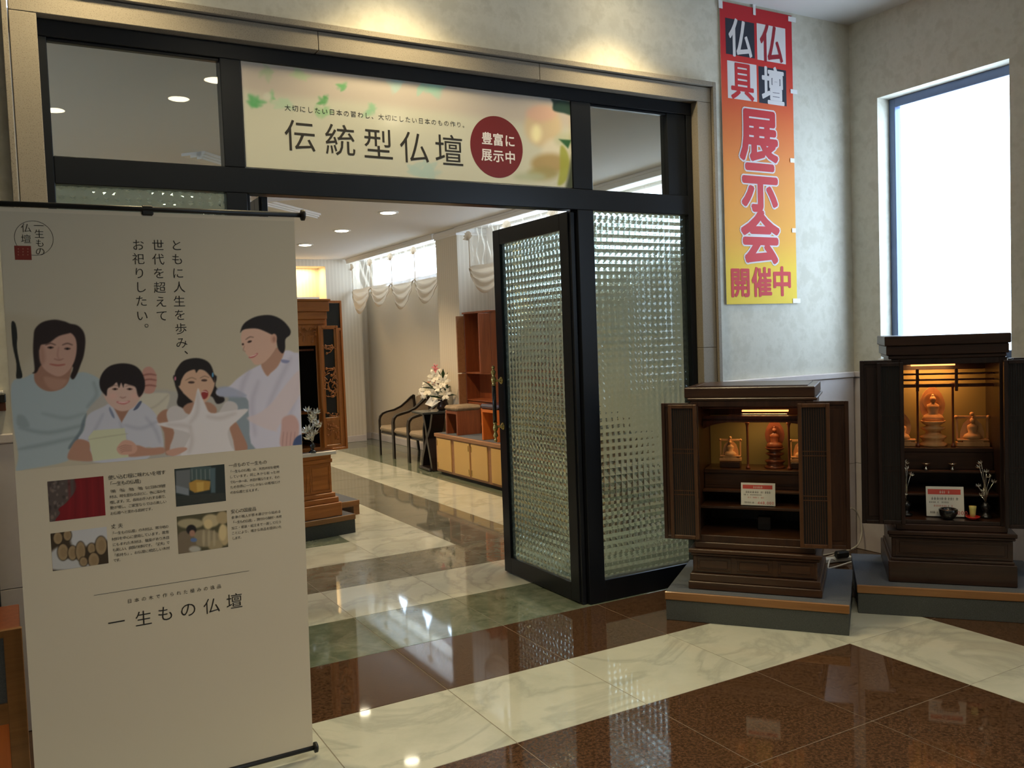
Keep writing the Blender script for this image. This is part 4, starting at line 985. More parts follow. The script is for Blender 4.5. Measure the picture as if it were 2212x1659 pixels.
def price_card(label, O3, rz, w_=.175, h=.122, price='448,000'):
    t = thing('price_card', label, 'price card', O3, rz, 'price cards in the dark altars')
    tilt = -.14
    M4 = Matrix.Rotation(tilt, 4, 'X')
    def pc(name, mb, m, off):
        me = mb.mesh(name); me.transform(M4 @ Matrix.Translation((0, off, 0))); return link(name, me, m, t)
    pc('card_sheet', Mesh().box(-w_ / 2, w_ / 2, 0, .003, .004, h), M['card'], 0)
    pc('red_band', Mesh().box(-w_ * .45, w_ * .42, -.0006, 0, h * .74, h * .91), M['cardred'], 0)
    q = Mesh(); q.box(-w_ * .45, w_ * .45, .003, .03, 0, .004); q.box(-w_ * .45, w_ * .45, .003, .006, 0, h * .6); pc('card_stand', q, M['panelgrey'], 0)
    q = Mesh(); rr = random.Random(5)
    def marks(x0, x1, z, hh, dens, mi):
        x = x0
        while x < x1:
            wd = rr.uniform(.4, 1.0) * hh
            if rr.random() < dens:
                q.box(x, x + wd * .8, -.0008, -.0001, z + hh * .4, z + hh * .55, mi=mi); q.box(x + wd * .3, x + wd * .42, -.0008, -.0001, z, z + hh, mi=mi); q.box(x, x + wd * .7, -.0008, -.0001, z + hh * .05, z + hh * .16, mi=mi)
            x += wd
    marks(-w_ * .36, w_ * .02, h * .56, h * .10, .95, 0); marks(w_ * .08, w_ * .34, h * .56, h * .10, .6, 0)
    marks(-w_ * .42, w_ * .1, h * .46, h * .06, .9, 0); marks(-w_ * .30, w_ * .2, h * .34, h * .07, .9, 1); marks(-w_ * .40, -w_ * .12, h * .12, h * .08, .9, 0); marks(-w_ * .14, w_ * .12, h * .775, h * .10, .95, 2)
    pc('print_marks', q, [M['inkgrey'], M['marks'], M['card']], 0)
    V, F = [], []; x = w_ * .02
    for ch in price:
        v, f = glyph(ch); b = len(V); e = h * .17
        for p in v: V.append((x + p[0] * e, -.0009, h * .155 + p[1] * e))
        F += [tuple(b + i for i in ff) for ff in f]; x += e * (.62 if ch != ',' else .4)
    me = bpy.data.meshes.new('price_digits'); me.from_pydata(V, [], F); me.transform(M4); link('price_digits', me, M['cardred'], t)
    return t
def lotus(label, O3, rz, n, spread, hh, seed, group, s=.017):
    """stand of metal lotus blossoms on stems"""
    t = thing('lotus_ornament', label, 'altar ornament', O3, rz, group); rr = random.Random(seed)
    q = Mesh(); q.lathe([(.030, 0), (.032, .008), (.018, .016), (.012, .03), (.020, .045), (.024, .06), (.014, .07), (.012, .078)], n=12); link('ornament_vase', q, M['black'], t)
    q = Mesh(); tips = []
    for k in range(n):
        tip = Vector((rr.uniform(-1, 1) * spread, -rr.uniform(0, .03), .10 + (hh - .10) * (k + .5) / n)); tips.append(tip)
        q.tube([(0, 0, .07), (tip.x * .3, tip.y * .5, .07 + (tip.z - .07) * .6), tip], .0018, 5)
    link('stems', q, M['silver'], t)
    for k, tip in enumerate(tips):
        b = Mesh(); tilt = Matrix.Rotation(-.9 + rr.uniform(-.3, .3), 4, 'X') @ Matrix.Rotation(rr.uniform(-.5, .5), 4, 'Y')
        for j in range(8):
            a = 2 * PI * j / 8; c0 = Vector((math.cos(a), math.sin(a), 0)); c1 = Vector((-math.sin(a), math.cos(a), 0))
            P_ = [Vector((0, 0, 0)), c0 * s * .55 + c1 * s * .28 + Vector((0, 0, s * .25)), c0 * s + Vector((0, 0, s * .75)), c0 * s * .55 - c1 * s * .28 + Vector((0, 0, s * .25))]
            b.quad(*P_)
        b.sphere((0, 0, s * .15), s * .3, seg=8)
        me = b.mesh('lotus_blossom'); me.transform(Matrix.Translation(tip) @ tilt); link('lotus_blossom', me, M['silver'], t)
    return t
def altar(name, label, O, ang, z0, p):
    """household altar cabinet; u to the right, v to the back, z up"""
    t = thing(name, label, 'household altar', (O[0], O[1], z0), ang, p.get('group'))
    W, Wx = M[p['mz']], M[p['mx']]
    Z = lambda z: z - z0
    q = Mesh()
    for u0, u1, v0, v1, a, b in p['plinth']: q.box(u0, u1, v0, v1, Z(a), Z(b), .004)
    link('stepped_plinth', q, Wx, t)
    fu0, fu1, fv, fz0, fz1, n = p['frieze']
    for k in range(n):
        a = fu0 + (fu1 - fu0) * k / n; b = fu0 + (fu1 - fu0) * (k + 1) / n
        q = Mesh(); q.box(a + .012, b - .012, fv - .004, fv + .004, Z(fz0) + .008, Z(fz0) + .014); q.box(a + .012, b - .012, fv - .004, fv + .004, Z(fz1) - .014, Z(fz1) - .008)
        q.box(a + .012, a + .018, fv - .004, fv + .004, Z(fz0) + .014, Z(fz1) - .014); q.box(b - .018, b - .012, fv - .004, fv + .004, Z(fz0) + .014, Z(fz1) - .014)
        q.box(a + .030, b - .030, fv - .003, fv + .002, Z(fz0) + .024, Z(fz1) - .024, .002)
        link('frieze_panel', q, Wx, t)
    u0, u1, v0, v1, b0, b1 = p['body']; o0, o1, oz0, oz1 = p['open']; th = .018
    for ua in (u0, u1 - th): link('side_wall', Mesh().box(ua, ua + th, v0 + .012, v1, Z(b0), Z(b1)), W, t)
    link('back_board', Mesh().box(u0 + th, u1 - th, v1 - .012, v1, Z(b0), Z(b1)), W, t)
    link('case_top', Mesh().box(u0 + th, u1 - th, v0 + .012, v1 - .012, Z(b1) - th, Z(b1)), Wx, t); link('case_floor', Mesh().box(u0 + th, u1 - th, v0 + .012, v1 - .012, Z(b0), Z(oz0)), Wx, t)
    q = Mesh(); q.box(u0, o0, v0, v0 + .012, Z(b0), Z(b1), .002); q.box(o1, u1, v0, v0 + .012, Z(b0), Z(b1), .002)
    q.box(o0, o1, v0, v0 + .012, Z(oz1), Z(b1), .002); q.box(o0, o1, v0, v0 + .012, Z(b0), Z(oz0), .002); link('face_frame', q, W, t)
    q = Mesh()
    for a in p['cap']: q.box(a[0], a[1], a[2], a[3], Z(a[4]), Z(a[5]), .004)
    link('cornice', q, Wx, t)
    for a in p.get('shelves', []): link('shelf', Mesh().box(a[0], a[1], a[2], a[3], Z(a[4]), Z(a[5]), .002), Wx, t)
    if 'gilt' in p:
        a = p['gilt']; link('gilt_backboard', Mesh().box(a[0], a[1], a[2], a[2] + .004, Z(a[3]), Z(a[4])), M['olive'], t)
    for u, v, a, b in p.get('pillars', []):
        q = Mesh(); q.lathe([(.012, 0), (.012, .012), (.007, .016), (.006, .03), (.006, b - a - .03), (.009, b - a - .016), (.012, b - a - .01), (.012, b - a)], (u, v, Z(a)), 10); link('pillar', q, M['redwood'], t)
    for a in p.get('beams', []): link('lintel_beam', Mesh().box(a[0], a[1], a[2], a[3], Z(a[4]), Z(a[5]), .0015), M['redwood'], t)
    if 'arch' in p:
        a0, a1, v, za, zb = p['arch']; pts = [(a0, Z(zb)), (a0, Z(za))]
        for k in range(13):
            s_ = k / 12; pts.append((a0 + (a1 - a0) * s_, Z(za) + (zb - za) * .62 * math.sin(PI * s_) ** .6))
        pts += [(a1, Z(za)), (a1, Z(zb))]; link('arched_lintel', Mesh().prism(pts, v, v + .008), M['redwood'], t)
    if 'tile' in p: pass
    lu, lv, lz, lw, lsz = p['lamp']
    q = Mesh(); q.box(lu - lsz / 2, lu + lsz / 2, lv - .012, lv + .012, Z(lz), Z(lz) + .008); link('lamp_strip', q, M['altarlamp'], t)
    l = bpy.data.lights.new('altar_light', 'AREA'); l.shape = 'RECTANGLE'; l.size = lsz; l.size_y = .03; l.energy = lw; l.color = p.get('lcol', (1, .42, .13))
    o = bpy.data.objects.new('altar_light', l); COL.objects.link(o); o.parent = t; o.location = (lu, lv, Z(lz) - .004); o.rotation_euler = (math.radians(p.get('ltilt', 0)), 0, 0)
    return t
M['altarlamp'] = mat('altar_lamp_strip', (1, .5, .2), .5, emit=(1, .36, .10), es=3.0)

# ---- small dark altar in front of the fixed pane
A1, AN1 = (2.877, 3.548), math.atan2(-.789, .614)
def W1(u, v, z, A=A1, an=AN1): return (A[0] + u * math.cos(an) - v * math.sin(an), A[1] + u * math.sin(an) + v * math.cos(an), z)
pedestal('display_platform', 'grey carpeted platform with wooden edge under the smaller dark altar', A1, AN1)
a1 = altar('household_altar', 'smaller dark walnut altar with open doors, beside the entrance glass', A1, AN1, .15, dict(
    mz='dwood', mx='dwoodx', group='household altars',
    plinth=[(.108, .772, .083, .62, .15, .192), (.116, .764, .091, .615, .192, .232), (.130, .750, .108, .60, .232, .325), (.122, .762, .098, .61, .325, .340), (.112, .772, .088, .615, .340, .362), (.14, .742, .115, .60, .362, .395)],
    frieze=(.135, .747, .106, .236, .324, 3), body=(.135, .745, .125, .60, .395, 1.135), open=(.172, .706, .43, 1.105),
    cap=[(.118, .762, .120, .62, 1.135, 1.150), (.102, .752, .130, .64, 1.150, 1.204), (.150, .715, .20, .60, 1.204, 1.207)],
    shelves=[(.155, .727, .23, .56, .552, .566), (.155, .727, .30, .56, .628, .640), (.155, .727, .37, .56, .640, .655), (.155, .727, .36, .58, .722, .742), (.155, .727, .37, .38, .655, .722)],
    gilt=(.155, .727, .580, .742, 1.02), pillars=[(.385, .40, .742, 1.0), (.600, .40, .742, 1.0)],
    beams=[(.155, .727, .35, .362, 1.075, 1.083), (.30, .60, .33, .345, 1.040, 1.048), (.155, .727, .36, .372, 1.0, 1.012), (.155, .727, .34, .352, 1.097, 1.103)],
    arch=(.155, .727, .37, .965, 1.035), lamp=(.48, .405, 1.055, ALTAR1_W, .24), ltilt=-12, lcol=(1, .58, .22)))
lattice_leaf(a1, 'folding_door', .165, .402 - .15, 1.125 - .15, (-.020, .132), 0, M['dwood'], 'solid')
lattice_leaf(a1, 'folding_door', .148, .412 - .15, 1.118 - .15, (.022, .100), 0, M['doorrim'], 'lattice')
lattice_leaf(a1, 'folding_door', .165, .392 - .15, 1.130 - .15, (.742, .128), .12, M['dwood'], 'solid')
lattice_leaf(a1, 'folding_door', .150, .402 - .15, 1.122 - .15, (.672, .085), .05, M['doorrim'], 'lattice')
an = AN1
q = Mesh(); q.box(-.055, .055, -.03, .03, 0, .035, .003)
single('statue_stand', 'small dark stand under the left pale statue of the smaller altar', 'stand', q, M['dwoodx'], W1(.285, .45, .743), an, 'statue stands')
q = Mesh(); q.box(-.055, .055, -.03, .03, 0, .035, .003)
single('statue_stand', 'small dark stand under the right pale statue of the smaller altar', 'stand', q, M['dwoodx'], W1(.660, .45, .743), an, 'statue stands')
statue('carved_statue', 'small pale carved framed figure at the left in the smaller altar', W1(.285, .45, .779), an, .145, M['lightwood'], 'frame', 'altar figures')
statue('carved_statue', 'small pale carved framed figure at the right in the smaller altar', W1(.660, .45, .779), an, .145, M['lightwood'], 'frame', 'altar figures')
statue('seated_buddha', 'dark rosewood seated statue with halo in the middle of the smaller altar', W1(.520, .46, .743), an, .262, M['redwood'], 'tall', 'altar figures')
price_card('white price card with red band in the smaller dark altar', W1(.450, .262, .5665), an)
q = Mesh(); q.box(-.035, .035, -.02, .02, 0, .075, .004); q.box(-.025, .025, -.022, -.02, .01, .06)
single('incense_box', 'small black box on the floor of the smaller altar', 'box', q, M['black'], W1(.475, .32, .4305), an)

# ---- larger dark altar under the bright window
A2, AN2 = (3.742, 3.047), math.atan2(-.572, .508)
def W2(u, v, z): return W1(u, v, z, A2, AN2)
pedestal('display_platform', 'grey carpeted platform with wooden edge under the larger window altar', A2, AN2)
a2 = altar('household_altar', 'larger near-black altar with open doors and orange lamp, under the bright window', A2, AN2, .15, dict(
    mz='ebony', mx='ebonyx', group='household altars',
    plinth=[(.160, .758, .095, .64, .15, .262), (.172, .748, .105, .63, .262, .278), (.178, .742, .112, .63, .278, .385), (.165, .752, .100, .635, .385, .400), (.158, .760, .094, .64, .400, .422), (.20, .72, .118, .62, .422, .455)],
    frieze=(.185, .735, .110, .282, .382, 1), body=(.190, .725, .130, .62, .455, 1.315), open=(.232, .690, .475, 1.285),
    cap=[(.176, .722, .125, .63, 1.315, 1.335), (.166, .732, .115, .64, 1.335, 1.385), (.158, .740, .105, .65, 1.385, 1.435)],
    shelves=[(.208, .707, .26, .60, .580, .592), (.208, .707, .34, .60, .690, .702), (.208, .707, .40, .61, .795, .818), (.208, .707, .405, .415, .702, .795)],
    gilt=(.208, .707, .604, .818, 1.235), pillars=[(.345, .44, .818, 1.17), (.520, .44, .818, 1.17)],
    beams=[(.208, .707, .36, .372, 1.218, 1.228), (.208, .707, .37, .382, 1.186, 1.196), (.208, .707, .38, .395, 1.150, 1.168), (.33, .345, .355, .367, 1.13, 1.25), (.52, .535, .355, .367, 1.13, 1.25)],
    lamp=(.430, .50, 1.262, ALTAR2_W, .22), ltilt=8))
lattice_leaf(a2, 'folding_door', .155, .452 - .15, 1.312 - .15, (.036, .120), -.02, M['ebony'], 'solid')
lattice_leaf(a2, 'folding_door', .125, .460 - .15, 1.300 - .15, (.118, .088), -.03, M['ebony'], 'lattice')
lattice_leaf(a2, 'folding_door', .165, .448 - .15, 1.308 - .15, (.728, .120), .06, M['ebony'], 'solid')
lattice_leaf(a2, 'folding_door', .140, .456 - .15, 1.300 - .15, (.700, .085), .05, M['ebony'], 'lattice')
statue('seated_buddha', 'orange lit statue with pointed halo in the middle of the larger altar', W2(.428, .50, .819), AN2, .330, M['lightwood'], 'tall', 'altar figures')
statue('carved_statue', 'small orange figure at the right in the larger altar', W2(.620, .48, .819), AN2, .20, M['lightwood'], 'frame', 'altar figures')
statue('carved_statue', 'small orange figure at the left in the larger altar', W2(.265, .48, .819), AN2, .19, M['lightwood'], 'halo', 'altar figures')
price_card('white price card with red band in the larger window altar', W2(.448, .215, .4765), AN2, .180, .16)
lotus('silver lotus ornament at the right inside the larger window altar', W2(.640, .235, .4765), AN2, 8, .040, .30, 4, 'metal lotus ornaments')
lotus('silver lotus ornament at the left inside the larger window altar', W2(.262, .235, .4765), AN2, 6, .022, .30, 8, 'metal lotus ornaments')
q = Mesh(); q.lathe([(.020, 0), (.030, .006), (.044, .030), (.046, .052), (.040, .056), (.036, .050), (.034, .03), (.001, .028)], n=16)
single('incense_burner', 'black rounded incense bowl in front of the larger altar price card', 'bowl', q, M['black'], W2(.455, .165, .4765), AN2)
t = thing('candle_stand', 'yellow candle on a red lacquer saucer in the larger altar', 'candle', W2(.570, .172, .4765), AN2)
q = Mesh(); q.lathe([(.012, 0), (.022, .004), (.034, .014), (.036, .018), (.030, .018), (.010, .012)], n=16); link('saucer', q, M['redlac'], t)
q = Mesh(); q.lathe([(.012, .012), (.014, .03), (.016, .055), (.018, .070), (.001, .072)], n=14); link('candle_cup', q, M['yel'], t)
for k, u in enumerate((.375, .505)):
    q = Mesh(); q.lathe([(.014, 0), (.010, .006), (.005, .014), (.006, .022), (.022, .032), (.023, .036), (.001, .034)], n=12)
    single('offering_cup', ['left', 'right'][k] + ' little metal offering cup on the upper step of the larger altar', 'cup', q, M['silver'], W2(u, .37, .703), AN2, group='offering cups')

# ---- cables between the platforms
def cable(label, pts, r, m=M['cable']):
    c = []
    P = [Vector(p) for p in pts]
    for i in range(len(P) - 1):
        p0, p1, p2, p3 = P[max(i - 1, 0)], P[i], P[i + 1], P[min(i + 2, len(P) - 1)]
        for t_ in (0, .25, .5, .75): c.append(.5 * (2 * p1 + (p2 - p0) * t_ + (2 * p0 - 5 * p1 + 4 * p2 - p3) * t_ ** 2 + (3 * p1 - p0 - 3 * p2 + p3) * t_ ** 3))
    c.append(P[-1])
    q = Mesh(); q.tube(c, r, 7); return single('power_cable', label, 'cable', q, m, group='cables between the platforms')
cable('cream cable looping against the marble wainscot between the altars', [(4.74, 3.90, .30), (4.82, 3.92, .26), (4.845, 3.90, .16), (4.78, 3.88, .05), (4.60, 3.90, .012), (4.40, 3.88, .008)], .0055)
cable('cream cable lying crosswise in front of the power strip', [(4.22, 3.70, .010), (4.36, 3.70, .010), (4.52, 3.68, .03), (4.70, 3.74, .010)], .0055)
cable('thin white cable coiled behind the power strip', [(4.20, 3.93, .010), (4.34, 3.94, .012), (4.50, 3.935, .012), (4.66, 3.935, .010), (4.80, 3.93, .010)], .0045)
cable('cream cable crossing from the smaller altar to the power strip', [(4.15, 3.60, .010), (4.25, 3.66, .07), (4.36, 3.735, .05), (4.40, 3.745, .034)], .005)
t = thing('power_strip', 'white power strip with a black plug on the floor between the platforms', 'power strip', (4.46, 3.81, 0), -.25)
link('strip_body', Mesh().box(-.13, .13, -.025, .025, .002, .03, .005), M['card'], t)
link('black_plug', Mesh().box(.00, .09, -.050, -.002, .031, .075, .01), M['blackp'], t)

# ---- large amber altar inside the showroom
A3 = (1.405, 6.512); AN3 = math.atan2(.162, .987)
def W3(u, v, z): return W1(u, v, z, A3, AN3)
pedestal('display_platform', 'dark carpeted platform with wooden edge under the amber altar in the showroom', A3, AN3)
a3 = altar('household_altar', 'large amber wood altar with carved doors inside the showroom', A3, AN3, .15, dict(
    mz='owood', mx='owoodx', group='household altars',
    plinth=[(.10, .800, .03, .60, .15, .258), (.115, .785, .05, .59, .258, .300), (.135, .768, .07, .58, .300, .335), (.15, .748, .085, .575, .335, .575), (.14, .757, .075, .58, .575, .605), (.145, .750, .08, .575, .605, .640)],
    frieze=(.16, .745, .084, .345, .565, 3), body=(.13, .765, .11, .56, .672, 1.665), open=(.215, .680, .70, 1.50),
    cap=[(.150, .760, .100, .58, 1.665, 1.705), (.135, .775, .085, .59, 1.705, 1.765), (.12, .79, .07, .60, 1.765, 1.845), (.118, .80, .060, .605, 1.845, 1.862)],
    shelves=[(.15, .745, .25, .54, .80, .815), (.15, .745, .33, .54, .95, .965)],
    beams=[(.215, .680, .15, .162, 1.46, 1.475)], lamp=(.45, .40, 1.60, .01, .2)))
link('stone_counter', Mesh().box(.12, .775, .035, .60, .641 - .15, .670 - .15, .004), M['count'], a3, label='white stone counter slab')
for ua in (.149, .742): link('black_inner_sheet', Mesh().box(ua, ua + .003, .125, .534, .56, 1.49), M['black'], a3)  # thin black sheets added along the altar's inner sides and back
link('black_inner_sheet', Mesh().box(.150, .745, .535, .541, .56, 1.49), M['black'], a3)
for k in range(3):
    q = Mesh(); carved(q, .20 + k * .17, .34 + k * .17, 1.53 - .15, 1.64 - .15, .107, 10, k, .006); link('transom_carving', q, M['owood'], a3)
o = lattice_leaf(a3, 'folding_door', .165, .66 - .15, 1.852 - .15, (.765, .125), .10, M['owood'], 'none')
link('grey_upper_panel', Mesh().box(.018, .147, -.003, .003, .975, 1.172), M['panelgrey'], o); link('lower_panel', Mesh().box(.018, .147, -.003, .003, .02, .955), M['owood'], o); link('mid_rail', Mesh().box(.018, .147, -.011, .011, .955, .975), M['owoodx'], o)
o = lattice_leaf(a3, 'folding_door', .165, .695 - .15, 1.652 - .15, (.690, .072), .05, M['owood'], 'none')
link('gauze_panel', Mesh().box(.02, .145, .001, .003, .22, .93), M['lattice'], o)
q = Mesh(); q.box(.018, .147, -.008, .004, .205, .235, .002); carved(q, .025, .14, .40, .62, -.004, 26, 11, .008); carved(q, .022, .143, .74, .80, -.004, 8, 12, .007); carved(q, .022, .143, .24, .27, -.004, 6, 15, .006)
q.box(.018, .035, -.006, .002, .27, .93); q.box(.13, .147, -.006, .002, .27, .93); link('door_carving', q, M['owood'], o)
q = Mesh(); q.box(.018, .147, -.004, .004, .02, .205); carved(q, .035, .13, .045, .18, -.006, 14, 13, .006); link('lower_carved_panel', q, M['owood'], o)
q = Mesh(); q.lathe([(.055, 0), (.06, .006), (.045, .015), (.03, .025), (.025, .09), (.035, .10), (.025, .115)], n=8)
single('black_table_altar_stand', 'black lacquer stand inside the amber altar', 'stand', q, M['black'], W3(.52, .17, .6705), AN3)
lotus('large silver lotus ornament in front of the amber showroom altar', W3(.585, .060, .671), AN3, 13, .070, .33, 3, 'metal lotus ornaments', .038)
q = Mesh(); q.lathe([(.001, 0), (.05, .004), (.055, .06), (.048, .12), (.02, .15), (.016, .17), (.03, .20)], n=14)
single('gilt_vase', 'dull gilt vase glimpsed at the banner edge in the amber altar', 'vase', q, M['gold'], W3(.50, .42, .966), AN3)
# black stand behind it and its little step platform
t = thing('candlestick_stand', 'tall black lacquer candlestick beside the amber altar', 'stand', W1(.96, .62, .13, A3, AN3))
q = Mesh(); q.lathe([(.050, 0), (.052, .02), (.035, .03), (.030, .10), (.040, .11), (.038, .15), (.016, .165), (.014, .17)], n=8); link('stand_foot', q, M['black'], t)
q = Mesh(); q.lathe([(.014, .17), (.013, .48), (.022, .495), (.030, .50), (.034, .52), (.02, .525)], n=12); link('stand_shaft', q, M['black'], t)
t = thing('step_platform', 'low open wooden step platform behind the amber altar', 'display platform', (2.215, 7.33, 0), .10)
q = Mesh(); q.box(0, .36, 0, .50, .112, .129, .002); link('step_top', q, M['carpetb'], t)
for x in (0.0, .305): link('step_leg', Mesh().prism([(x, 0), (x + .055, 0), (x + .055, .112), (x, .112)], 0, .50), M['trimwood'], t)
link('step_apron', Mesh().box(.055, .305, 0, .015, .075, .112), M['trimwood'], t)
link('step_edge', Mesh().box(0, .36, -.012, 0, .085, .129, .003), M['trimwood'], t)
# white-topped cabinet below the niche is out of sight; the niche light itself:
q = Mesh(); q.box(NX0 + .08, NX1 - .1, 13.0, 13.25, NZ0, NZ0 + .10)
link('trim_7', q, M['white'], kind='structure')
area('niche_lamp', ((NX0 + NX1) / 2, 13.12, NZ1 - .01), (0, 0, 0), .5, .2, NICHE_W, (1, .74, .38))

# ================================================================ SHOWROOM FURNITURE
def armchair(loc, rz, label):
    t = thing('armchair', label, 'chair', loc, rz, 'beige armchairs in a row against the wall')
    for s_ in (-1, 1):
        y = s_ * .235
        pts = [(0, y, 0), (0, y, .30), (0, y, .47), (.012, y, .525), (.05, y, .56), (.11, y, .58), (.22, y, .60), (.32, y, .64), (.40, y * .98, .70), (.46, y * .93, .755), (.50, y * .85, .785)]
        q = Mesh(); q.ribbon(pts, .030, .022, (0, 1, 0)); link('arm_frame', q, M['chairleg'], t)
        q = Mesh(); q.ribbon([(.50, y * .85, .785), (.52, y * .9, .50), (.53, y * .95, .25), (.56, y, 0)], .03, .028, (0, 1, 0)); link('rear_leg', q, M['chairleg'], t)
        q = Mesh(); pf = [(.02, .40), (.02, .50), (.05, .545), (.22, .585), (.33, .63), (.43, .71), (.50, .77), (.50, .40)]
        q.prism(pf, y - .012, y + .012); link('arm_panel', q, M['fabric'], t)
    q = Mesh(); q.box(.01, .50, -.215, .215, .30, .325, .004); link('seat_frame', q, M['chairleg'], t)
    q = Mesh(); q.box(-.01, .48, -.222, .222, .325, .405, .03); link('seat', q, M['fabric'], t)
    q = Mesh(); n = 8
    for k in range(n):
        a, b = -.2 + .4 * k / n, -.2 + .4 * (k + 1) / n
        f = lambda y: .505 + .03 * (1 - (y / .2) ** 2)
        for z0, z1, d in ((.40, .60, 0), (.60, .80, .015)):
            c0, c1 = f(a), f(b); za = z1 - (0 if z1 < .7 else .04 * abs(a / .2) ** 2); zb = z1 - (0 if z1 < .7 else .04 * abs(b / .2) ** 2)
            q.quad((c0 + d, a, z0), (c1 + d, b, z0), (c1 + d + .015, b, zb), (c0 + d + .015, a, za)); q.quad((c0 + d + .03, a, z0), (c1 + d + .03, b, z0), (c1 + d + .045, b, zb), (c0 + d + .045, a, za))
            if z1 > .7: q.quad((c0 + d + .015, a, za), (c1 + d + .015, b, zb), (c1 + d + .045, b, zb), (c0 + d + .045, a, za))
    link('backrest', q, M['fabric'], t)
    return t
for y, lb in ((10.88, 'beige armchair at the far end of the row'), (10.38, 'beige armchair in the middle of the row'), (9.88, 'beige armchair partly hidden behind the cross-legged table')):
    armchair((4.22, y, 0), 0, lb)
t = thing('side_table', 'small dark table with crossed legs in front of the armchairs', 'table', (4.25, 9.41, 0), math.radians(-4))
link('table_top', Mesh().box(-.205, .205, -.20, .20, .665, .690, .006), M['panelgrey'], t)
for s_ in (-1, 1):
    q = Mesh(); q.ribbon([(-.03, s_ * .175, 0), (-.03, s_ * .13, .14), (-.02, s_ * .02, .34), (.0, -s_ * .08, .50), (.0, -s_ * .155, .665)], .16, .05, (1, 0, 0)); link('crossed_leg', q, M['chairleg'], t)
link('foot_bar', Mesh().box(-.15, .09, -.19, .19, .0, .035, .01), M['chairleg'], t)
# sideboard
t = thing('sideboard', 'long low sideboard with ochre doors along the showroom wall', 'cabinet', (4.1, 6.2, 0))
YS0, YS1 = 0.0, 2.855
link('toe_kick', Mesh().box(.05, .40, .02, YS1 - .02, 0, .035), M['blackp'], t)
link('carcass', Mesh().box(.006, .40, YS0, YS1, .035, .425, .003), M['sidewood'], t)
link('counter_top', Mesh().box(-.012, .41, YS0 - .01, YS1 + .01, .426, .466, .004), M['sidewood'], t)
link('top_inlay', Mesh().box(.02, .40, YS0 + .01, YS1 - .01, .4662, .4672), M['carpetb'], t)
yy = YS1 - .045
for k in range(6):
    w_ = .36
    y1 = yy; y0 = yy - w_
    if y0 < .01: break
    dl = link('door_panel', Mesh().box(-.006, .006, y0, y1, .062, .415, .002), M['ypanel'], t)
    hy = y0 + .012 if k % 2 else y1 - .012
    for zc in (.11, .36): link('hinge', Mesh().box(-.010, -.006, hy - .006, hy + .006, zc - .03, zc + .03), M['brass'], dl)
    yy = y0 - (.085 if k % 2 == 0 else .045)
# stools on the sideboard
def stool(name, label, x, y, w_, d, H, m, mc, ch):
    t = thing(name, label, 'stool', (x, y, .4675), 0, 'upholstered stools displayed on the sideboard')
    th = .03
    for ya in (0, d - th): link('side_panel', Mesh().box(0, w_, ya, ya + th, 0, H, .002), m, t)
    link('seat_board', Mesh().box(0, w_, th, d - th, H - .035, H, .002), m, t); link('back_rail', Mesh().box(w_ - .02, w_, th, d - th, .03, H - .035), m, t)
    q = Mesh(); q.box(-.012, w_ + .012, -.012, d + .012, H, H + ch, min(.022, ch * .42)); link('cushion', q, mc, t)
stool('display_stool', 'brown box stool with a worn taupe cushion on the sideboard', 4.15, 8.57, .29, .30, .265, M['rwood'], M['cush'], .055)
stool('display_stool', 'bright orange stool with dark purple cushion beside the door pull', 4.15, 7.66, .29, .34, .325, M['orange'], M['purple'], .05)
# reddish tall cabinet altar on the sideboard
t = thing('wardrobe_altar', 'tall reddish wooden altar cabinet standing behind the sideboard and its stools', 'household altar', (4.515, 8.40, 0))
CB = 1.80
for ya in (0, .64): link('side_wall', Mesh().box(.0, .19, ya, ya + .02, 0, CB, .002), M['rwood'], t)
link('back_board', Mesh().box(.17, .19, .02, .64, 0, CB), M['rwood'], t)
link('top_board', Mesh().box(-.015, .195, -.01, .67, CB, CB + .022, .003), M['rwood'], t)
for z in (.01, .52, .69, .81, 1.12): link('shelf', Mesh().box(0, .17, .02, .64, z, z + .018), M['rwood'], t)
link('drawer', Mesh().box(-.004, .165, .05, .61, .712, .80, .003), M['rwood'], t)
link('open_door', Mesh().box(-.10, -.002, .64, .658, 1.13, CB - .02, .003), M['sidewood'], t); link('open_door', Mesh().box(-.10, -.002, .64, .658, .50, 1.12, .003), M['sidewood'], t)
link('open_door', Mesh().box(-.145, -.002, .002, .020, 1.13, CB - .01, .003), M['rwood'], t)
# lily arrangement
t = thing('lily_arrangement', 'white lilies with pink sprays in a dark vase by the showroom column', 'flower arrangement', (4.36, 9.38, .6905))
rr = random.Random(21)
q = Mesh(); q.lathe([(.05, .0), (.07, .02), (.075, .05), (.06, .09), (.055, .11), (.065, .13)], n=14); link('vase', q, M['vase'], t)
def petal_flower(c, d, s, n, m, nm):
    d = Vector(d).normalized(); a = d.cross(Vector((0, 0, 1)))
    if a.length < .1: a = Vector((1, 0, 0))
    a.normalize(); b = d.cross(a); q = Mesh()
    for k in range(n):
        th = 2 * PI * k / n + (k % 2) * .1; r_ = a * math.cos(th) + b * math.sin(th); tt = -a * math.sin(th) + b * math.cos(th)
        p = [c, c + r_ * s * .35 + d * s * .28, c + r_ * s * .8 + d * s * .42, c + r_ * s * 1.15 + d * s * .22]
        wd = [.02, .2, .22, .0]
        for i in range(3):
            q.quad(p[i] + tt * wd[i] * s, p[i] - tt * wd[i] * s, p[i + 1] - tt * (wd[i + 1] * s + .0005), p[i + 1] + tt * (wd[i + 1] * s + .0005))
    q.sphere(c + d * s * .2, s * .09, seg=6); return link(nm, q, m, t)
LZ = .665
